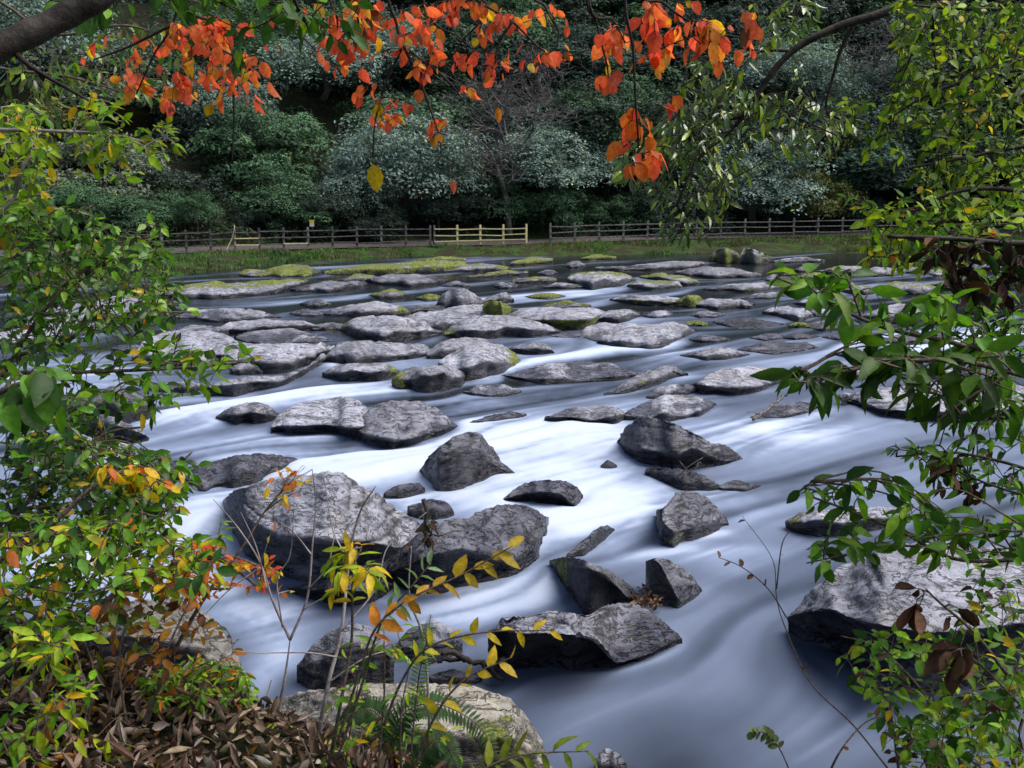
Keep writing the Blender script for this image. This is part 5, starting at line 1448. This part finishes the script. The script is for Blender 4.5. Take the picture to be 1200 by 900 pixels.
hanging('loose scatter of small orange leaves on fine twigs along the top edge',
        [[(560,-60,5.0),(570,10,5.0),(540,50,5.0),(520,85,5.0)], [(620,-60,5.0),(640,10,5.0),(655,40,5.0),(640,90,5.0)], [(500,-60,5.0),(505,20,5.0),(540,45,5.0),(575,80,5.0)]],
        [([(480,0),(700,0),(700,60),(620,110),(540,120),(480,70)], 16, 4.8, 5.3) ])
hanging('sparse small orange leaves between the two big orange clusters at the upper left',
        [[(330,-60,4.9),(340,20,4.9),(370,60,4.9)]], [([(300,0),(400,0),(390,80),(330,70)], 10, 4.7, 5.1)])
hanging('low cluster of red orange leaves hanging in front of the glossy leaved bough',
        [[(735,-60,4.3),(742,60,4.3),(745,120,4.3),(748,170,4.3),(745,190,4.3)]],
        [([(720,118),(750,120),(775,175),(765,200),(725,195),(718,175),(735,150)], 16, 4.2, 4.4), ([(785,110),(800,115),(798,130),(788,130)], 3, 4.3, 4.4)], pal=[(3, RD), (4, OR)], L=.082)
r_ = np.random.default_rng(12)
def lone_leaf(label, px, py, Y, L, col, name='hanging_leaf'):
    p = at(px, py, Y); mb = MB()
    put_leaves(mb, np.zeros((1, 3)), np.array([[.12, .1, -1.0]]), np.array([[.2, -1.0, .1]]), np.array([L]), np.array([col], float), leaf_template(.48, .35, .3), r_)
    root = empty(name, p, label, 'leaf'); mb.build('blade', M['autumn'], root)
    w_ = MB(); w_.tube(crom([(0, 0, 0), (-.01, 0, .05), (-.004, .01, .11)], 6), .0012, 4); w_.build('stalk', M['twig'], root)
lone_leaf('large mottled yellow leaf hanging alone from a long twig left of the big evergreen', 437, 192, 4.6, .135, (.5, .36, .012))
lone_leaf('red and white spotted leaf hanging lowest of the orange leaves, above the pale rails', 530, 210, 4.5, .07, (.6, .14, .06))
lone_leaf('single orange leaf drifting before the leafless tree behind the pale rails', 583, 125, 4.6, .075, (.6, .2, .02))

# big limb, green leaves at the top left
a0, a1 = at(-90, 92, 3.2), at(165, -50, 3.5)
P = crom([a0, at(0, 55, 3.25), at(70, 22, 3.35), at(120, -5, 3.4), a1], 30)
root = empty('tree_limb', P[0], 'thick dark bare limb slanting across the top left corner', 'branch')
mb = MB(); rad = np.linspace(.047, .036, 30) * (1 + .06 * np.sin(np.arange(30) * 1.3)); mb.tube(P - P[0], rad, 14); mb.build('bough', M['bark'], root)
for k, q in ((8, (.12, 0, -.12)), (17, (-.06, 0, .16))):
    mb = MB(); s = P[k] - P[0]; mb.tube(crom([s, s + np.array(q) * .6, s + np.array(q) * 1.6 + [.05, 0, .02]], 7), np.linspace(.012, .004, 7), 6); mb.build('side_twig', M['bark'], root)
plant('leafy_branch', 'dark green leaves hanging along the top edge between the thick limb and the orange foliage', 'branch',
      [[(120,-60,3.7),(200,-20,3.7),(290,-5,3.8),(370,25,3.9)], [(320,-60,3.7),(345,0,3.8),(360,30,3.9)]],
      [([(30,0),(130,0),(150,14),(60,22)], 14, 3.5, 3.8), ([(140,-20),(320,-20),(420,0),(425,50),(370,55),(330,20),(240,14),(150,10)], 64, 3.6, 4.0), ([(258,55),(285,60),(285,75),(262,75)], 4, 4.0, 4.1)],
      [(4, (.04, .13, .012)), (3, GD), (1, GL)], L=.075, shape=oval, droop=.9, up=.3, twigmat='bark')

# ---- right side
plant('evergreen_bough', 'hooked dark bough with drooping glossy silver green leaves over the river, upper right of centre', 'bough',
      [([(1080,-10,5.2),(1035,15,5.2),(985,30,5.2),(935,55,5.2),(905,85,5.2),(885,115,5.2),(870,135,5.2),(840,142,5.2)], (.026, .008)), ([(1000,30,5.2),(985,60,5.2),(975,95,5.2),(968,125,5.2),(975,140,5.25)], (.011, .005)),
       ([(880,125,5.2),(850,160,5.2),(815,190,5.2),(790,250,5.2)], (.01, .003)), ([(975,135,5.2),(1010,150,5.2),(1060,140,5.2)], (.008, .003)), ([(930,60,5.2),(895,60,5.2),(850,75,5.2),(800,100,5.2)], (.01, .003))],
      [([(800,70),(850,60),(880,100),(940,120),(1000,110),(1000,150),(960,190),(900,170),(860,150),(880,200),(830,220),(790,180),(770,150),(790,110)], 260, 4.9, 5.7),
       ([(715,190),(760,150),(800,140),(850,180),(868,215),(860,240),(820,235),(780,240),(750,225)], 180, 4.9, 5.5), ([(765,230),(800,230),(852,250),(850,270),(790,290),(770,270)], 40, 4.9, 5.3), ([(880,0),(960,0),(960,40),(900,50)], 50, 5, 5.6)],
      [(5, (.075, .16, .03)), (2, SV), (3, (.16, .25, .025)), (1.2, YG), (.5, GD)], L=.07, shape=slim, mat='sheen', droop=.85, up=.55, twigmat='bark', gap=.6)
plant('canopy_branch', 'shaded olive green canopy filling the upper right corner', 'branch',
      [([(1320,60,4.2),(1230,75,4.2),(1150,90,4.2),(1090,110,4.2),(1040,140,4.2)], (.02, .004)), ([(1320,180,4.0),(1220,170,4.0),(1130,185,4.0),(1050,200,4.0)], (.015, .004)), ([(1320,0,4.2),(1220,10,4.2),(1120,10,4.2),(1060,5,4.2)], (.015, .004)),
       ([(1100,-30,4.1),(1095,60,4.1),(1110,120,4.1),(1150,110,4.1)], (.009, .003)), ([(1300,260,3.8),(1200,225,3.8),(1120,225,3.8),(1060,255,3.8)], (.015, .004))],
      [([(1040,0),(1200,0),(1230,120),(1200,240),(1120,250),(1060,215),(1090,150),(1030,140),(1060,80)], 800, 3.7, 5.0), ([(990,110),(1060,120),(1060,200),(1010,180)], 40, 4.2, 5.0)],
      [(3, (.10, .20, .012)), (4, (.035, .09, .008)), (3, (.20, .31, .014)), (1, YG), (.2, YL)], L=.05, shape=oval, droop=.55, up=.45, twigmat='bark')
plant('canopy_branch', 'yellow green sunlit leaves at the right, hanging level with the grey fence', 'branch',
      [([(1320,330,3.9),(1220,290,3.9),(1130,285,3.9),(1050,280,3.9)], (.015, .004)), ([(1300,260,3.9),(1180,255,3.9),(1090,262,3.9)], (.012, .003))],
      [([(1005,240),(1080,225),(1200,230),(1230,300),(1150,300),(1100,305),(1080,320),(1015,310)], 300, 3.6, 4.4), ([(985,225),(1010,230),(1010,250),(985,250)], 5, 3.8, 4)],
      [(4, YG), (4, GL), (3, G_), (.3, YL), (.2, OR)], L=.055, shape=oval, droop=.4, twigmat='bark')
plant('withered_branch', 'dark clump of withered brown leaves on a horizontal branch at the right edge', 'branch',
      [([(1320,272,3.0),(1200,285,3.0),(1120,280,3.0),(1040,277,3.0)], (.013, .006))],
      [([(1085,285),(1190,280),(1210,330),(1150,345),(1105,340)], 60, 2.9, 3.2)], [(3, (.045, .02, .014)), (3, (.025, .013, .009)), (1, GD), (.4, (.09, .04, .02))], L=.06, shape=leaf_template(.45, .8, -.5), mat='dry', droop=1.1, up=.2, twigmat='bark')
plant('broadleaf_branch', 'upper of two branches with large pointed dark green leaves reaching left at the right', 'branch',
      [([(1320,440,2.7),(1200,425,2.7),(1110,400,2.7),(1040,385,2.7),(985,362,2.7),(945,340,2.7),(910,325,2.7)], (.010, .003)), ([(1010,375,2.7),(1000,345,2.7),(990,320,2.7)], (.004, .002))],
      [([(890,315),(930,308),(985,318),(1040,345),(1100,365),(1110,390),(1040,395),(980,372),(930,345)], 34, 2.55, 2.85), ([(1010,345),(1130,350),(1200,400),(1100,400)], 22, 2.6, 2.9)],
      [(4, (.07, .20, .010)), (3, (.13, .29, .012)), (1.5, GD)], L=.085, shape=leaf_template(.42, .2, .25), droop=.45, up=.6, gap=.6, start=.3, mat='leaf')
plant('broadleaf_branch', 'darker lower of two branches with large pointed leaves, over the long pale slab at right', 'branch',
      [([(1320,470,2.5),(1200,440,2.5),(1120,422,2.5),(1050,425,2.5),(990,435,2.5),(925,450,2.5)], (.010, .003)), ([(1180,440,2.5),(1130,470,2.5),(1090,500,2.5)], (.005, .002))],
      [([(910,440),(950,420),(1010,425),(1050,400),(1090,420),(1040,440),(985,458),(930,452)], 34, 2.4, 2.65), ([(1040,400),(1180,400),(1200,440),(1100,450),(1040,430)], 30, 2.4, 2.7), ([(1060,460),(1200,430),(1200,500),(1130,500),(1090,490)], 20, 2.4, 2.7)],
      [(4, (.03, .095, .008)), (3, (.06, .15, .010)), (2, (.015, .05, .006))], L=.085, shape=leaf_template(.42, .2, .25), droop=.6, up=.5, gap=.7, start=.35)
plant('leafy_branch', 'wiry branches of small leaves at the right edge around the hanging brown tuft', 'branch',
      [([(1320,330,3.2),(1220,350,3.2),(1150,380,3.2),(1110,370,3.2)], (.008, .003)), ([(1320,480,3.1),(1230,470,3.1),(1150,470,3.1),(1060,455,3.1)], (.008, .003)), ([(1320,600,3.0),(1230,560,3.0),(1170,540,3.0),(1110,530,3.0),(1050,535,3.0)], (.008, .003)), ([(1320,400,3.1),(1240,420,3.1),(1160,400,3.1)], (.006, .002))],
      [([(1090,310),(1200,310),(1210,430),(1140,420),(1100,380)], 120, 2.9, 3.5), ([(1130,440),(1200,440),(1210,530),(1150,530),(1110,500)], 60, 2.9, 3.4), ([(1035,525),(1110,518),(1160,540),(1200,540),(1200,590),(1140,570),(1090,560)], 70, 2.85, 3.2)],
      [(3, G_), (3, GD), (1.6, GL), (.5, (.06, .03, .015))], L=.050, shape=oval, droop=.4, twigmat='bark')
plant('withered_branch', 'small hanging tuft of curled brown leaves among the leaves right of the low pale rock', 'branch',
      [([(1300,600,2.9),(1200,580,2.9),(1140,560,2.9),(1110,545,2.9)], (.006, .002))],
      [([(1085,525),(1120,520),(1150,560),(1140,585),(1100,570)], 14, 2.8, 2.95)], [(3, (.07, .028, .02)), (2, (.05, .025, .015)), (1, GD)], L=.06, shape=broad, mat='dry', droop=1.0, up=.2, twigmat='bark')
plant('leafy_branch', 'branch of pointed leaves in front of the enormous slab, reaching left at its upper edge', 'branch',
      [([(1320,640,2.6),(1200,655,2.6),(1120,655,2.6),(1060,625,2.6),(1000,600,2.6),(945,580,2.6)], (.008, .003)), ([(1080,640,2.6),(1030,640,2.6),(990,650,2.6),(945,660,2.6)], (.004, .002)), ([(1320,600,2.6),(1220,620,2.6),(1120,625,2.6)], (.006, .002))],
      [([(930,565),(990,560),(1010,575),(1000,600),(950,592)], 15, 2.5, 2.7), ([(945,640),(1000,610),(1060,600),(1130,600),(1200,600),(1200,650),(1120,660),(1060,640),(1000,655),(960,665)], 70, 2.45, 2.75)],
      [(4, (.07, .19, .010)), (3, (.12, .27, .012)), (1.5, GD), (.5, GL)], L=.068, shape=oval, droop=.5, up=.6)
plant('leafy_shrub', 'tangled bush of small leaves and dry stems in the bottom right corner', 'shrub',
      [([(1150,960,2.5),(1120,880,2.6),(1080,810,2.7),(1030,760,2.8),(985,745,2.85)], (.008, .002)), ([(1100,960,2.5),(1080,880,2.6),(1040,840,2.7),(1010,790,2.75)], (.006, .002)), ([(1200,960,2.5),(1180,860,2.6),(1150,790,2.7),(1140,720,2.75)], (.008, .002)),
       ([(1250,900,2.6),(1200,820,2.6),(1180,760,2.7)], (.008, .002)), ([(1060,960,2.5),(1050,880,2.6),(1040,800,2.7)], (.005, .002))],
      [([(975,775),(1020,740),(1090,740),(1130,760),(1200,700),(1230,800),(1200,900),(1040,900),(1030,850),(1000,820)], 240, 2.4, 2.95), ([(1050,840),(1200,800),(1200,900),(1050,900)], 110, 2.3, 2.7), ([(1130,660),(1200,680),(1200,740),(1140,730)], 26, 2.6, 2.9)],
      [(4, G_), (2.6, GD), (3, GL), (1.3, YG), (1, (.06, .03, .018)), (.4, YL)], L=.046, shape=oval, twig_r=.0018)
lone = plant('dead_leaf_cluster', 'big curled dead brown leaves hanging before the enormous slab', 'leaf cluster',
      [([(1180,790,2.5),(1140,740,2.5),(1100,705,2.5),(1085,690,2.5)], (.006, .002))],
      [([(1065,690),(1090,685),(1140,720),(1120,745),(1075,720)], 5, 2.42, 2.56)], [(3, (.13, .055, .03)), (2, (.06, .026, .016)), (1, (.22, .11, .06))], L=.06, shape=leaf_template(.5, .9, -.6, rnd=.2), mat='dry', droop=.9, up=.1, start=.85, gap=3.0)
plant('dead_leaf_cluster', 'shrivelled brown leaf hanging under the larger dead leaves at the right', 'leaf cluster',
      [([(1200,830,2.5),(1150,780,2.5),(1120,760,2.5)], (.004, .002))],
      [([(1100,750),(1135,750),(1130,780),(1105,775)], 5, 2.42, 2.52)], [(3, (.06, .028, .02)), (1, (.10, .05, .03))], L=.08, shape=leaf_template(.55, .5, -.3), mat='dry', droop=1.0, up=.1, start=.5)
row_leaves([(1040,900,2.4),(1000,850,2.45),(950,800,2.5),(920,735,2.55),(910,700,2.6),(905,655,2.6),(870,605,2.6)], 2, .02, mixf(BR, BR), oval, 'autumn', 'thin bare forked twig rising over grey water left of the enormous slab', 'bare_twig', 'twig', r=(.0026, .0008))
row_leaves([(922,724,2.55),(900,690,2.55),(870,665,2.55),(842,653,2.55)], 5, .022, mixf(BR, (.2, .12, .08)), round_, 'dry', 'side twig tipped with brown buds over grey water', 'bare_twig', 'twig', r=(.0022, .001))
row_leaves([(910,690,2.58),(916,640,2.6),(925,622,2.6)], 2, .012, mixf(BR, BR), oval, 'dry', 'short upright side shoot of the bare forked twig', 'bare_twig', 'twig', r=(.0022, .001))
row_leaves([(965,920,2.4),(985,880,2.4),(1010,850,2.45),(1028,840,2.5)], 2, .03, mixf(BR, BR), oval, 'dry', 'bent dark twig at the bottom edge left of the corner bush', 'bare_twig', 'twig', r=(.0035, .0015))
row_leaves([(930,915,2.4),(915,880,2.4),(900,860,2.42),(882,858,2.42)], 16, .026, mixf(SV, GY), round_, 'leaf', 'small pale leaved sprig at the bottom edge right of centre', 'weed_sprig', 'plant', r=(.0025, .001))

# ---- driftwood
def stick(label, pts, r0, r1, mat='drift', name='driftwood', extra=()):
    P = crom([np.array(p) for p in pts], 24); root_o = P[0]; mb = MB()
    P = P + .01 * rng.normal(size=P.shape); mb.tube(P - root_o, np.linspace(r0, r1, 24) * (1 + .15 * rng.normal(size=24)), 8)
    for e in extra: Q = crom([np.array(q) for q in e], 10); mb.tube(Q - root_o, np.linspace(r1, r1 * .5, 10), 6)
    o = mb.build(name, M[mat]); o.location = root_o; tag(o, label, 'driftwood'); return o
wp = lambda x, y, z: np.array([*on_level(x, y, z), z])
stick('grey weathered stick lying slantwise on the wet flat ledge', [wp(882,493,.10), wp(898,480,.22), wp(915,467,.3), wp(929,459,.42)], .026, .015, extra=[[wp(890,486,.2), wp(882,482,.3), wp(876,483,.34)]])
stick('dark drowned branch beside the left end of the long undercut slab', [wp(512,776,.12), wp(535,772,.16), wp(558,776,.16), wp(580,784,.12), wp(592,774,.28)], .016, .03, 'bark', extra=[[wp(545,773,.16), wp(530,764,.26), wp(518,766,.3)], [wp(575,780,.16), wp(582,792,.1), wp(590,796,.06)]])
stick('jam of thin twigs caught under the charcoal boulder overhang', [wp(800,560,.2), wp(812,552,.3), wp(820,541,.42)], .014, .007, 'drift', 'twig_jam', extra=[[wp(795,558,.2), wp(808,546,.36), wp(824,536,.46)], [wp(806,552,.25), wp(796,540,.4)], [wp(812,550,.3), wp(826,545,.4)]])
plant('ivy_tuft', 'shrivelled brown vine hanging down the back of the long dark wet slab', 'vine',
      [([tuple((496,585,7.6)),(500,600,7.55),(497,620,7.5),(503,640,7.4)], (.02, .008))],
      [([(493,605),(510,605),(508,640),(496,635)], 16, 7.35, 7.5)], [(3, (.05, .03, .015)), (1, (.09, .10, .02))], L=.09, mat='dry', droop=1.0, up=.2, twig_r=.006, twigmat='bark')
# ------------------------------------------------------------------ light, sky, camera
w = bpy.data.worlds.new('World'); S.world = w; w.use_nodes = True
nt = w.node_tree; bg = nt.nodes['Background']
sky = nt.nodes.new('ShaderNodeTexSky'); sky.sky_type = 'NISHITA'; sky.sun_disc = False
SUN_EL, SUN_AZ = R(58), R(86)                       # azimuth from +Y towards +X
sky.sun_elevation = SUN_EL; sky.sun_rotation = SUN_AZ
sky.air_density = 1.0; sky.dust_density = 4.0; sky.ozone_density = 1.2
nt.links.new(sky.outputs[0], bg.inputs[0]); bg.inputs[1].default_value = .15
sl = bpy.data.lights.new('sun', 'SUN'); sl.energy = 4.6; sl.angle = R(55); sl.color = (1, .965, .92)
so = bpy.data.objects.new('sun', sl); COL.objects.link(so)
d = Vector((math.cos(SUN_EL) * math.sin(SUN_AZ), math.cos(SUN_EL) * math.cos(SUN_AZ), math.sin(SUN_EL)))
so.rotation_euler = d.to_track_quat('Z', 'Y').to_euler(); so.location = (20, 20, 60)

cam = bpy.data.cameras.new('camera'); co = bpy.data.objects.new('camera', cam); COL.objects.link(co)
cam.sensor_width = 36; cam.sensor_fit = 'HORIZONTAL'; cam.lens = 36 * FPX / 1200
cam.clip_start = .05; cam.clip_end = 1000
co.location = (0, 0, CAMZ); co.rotation_euler = (R(90) - PITCH, 0, 0)
cam.dof.use_dof = True; cam.dof.focus_distance = 11; cam.dof.aperture_fstop = 16
S.camera = co
S.view_settings.view_transform = 'Standard'; S.view_settings.look = 'None'
S.view_settings.exposure = 0; S.view_settings.gamma = 1
S.cycles.max_bounces = 6; S.cycles.diffuse_bounces = 3; S.cycles.glossy_bounces = 3; S.cycles.transmission_bounces = 3
S.cycles.use_denoising = True
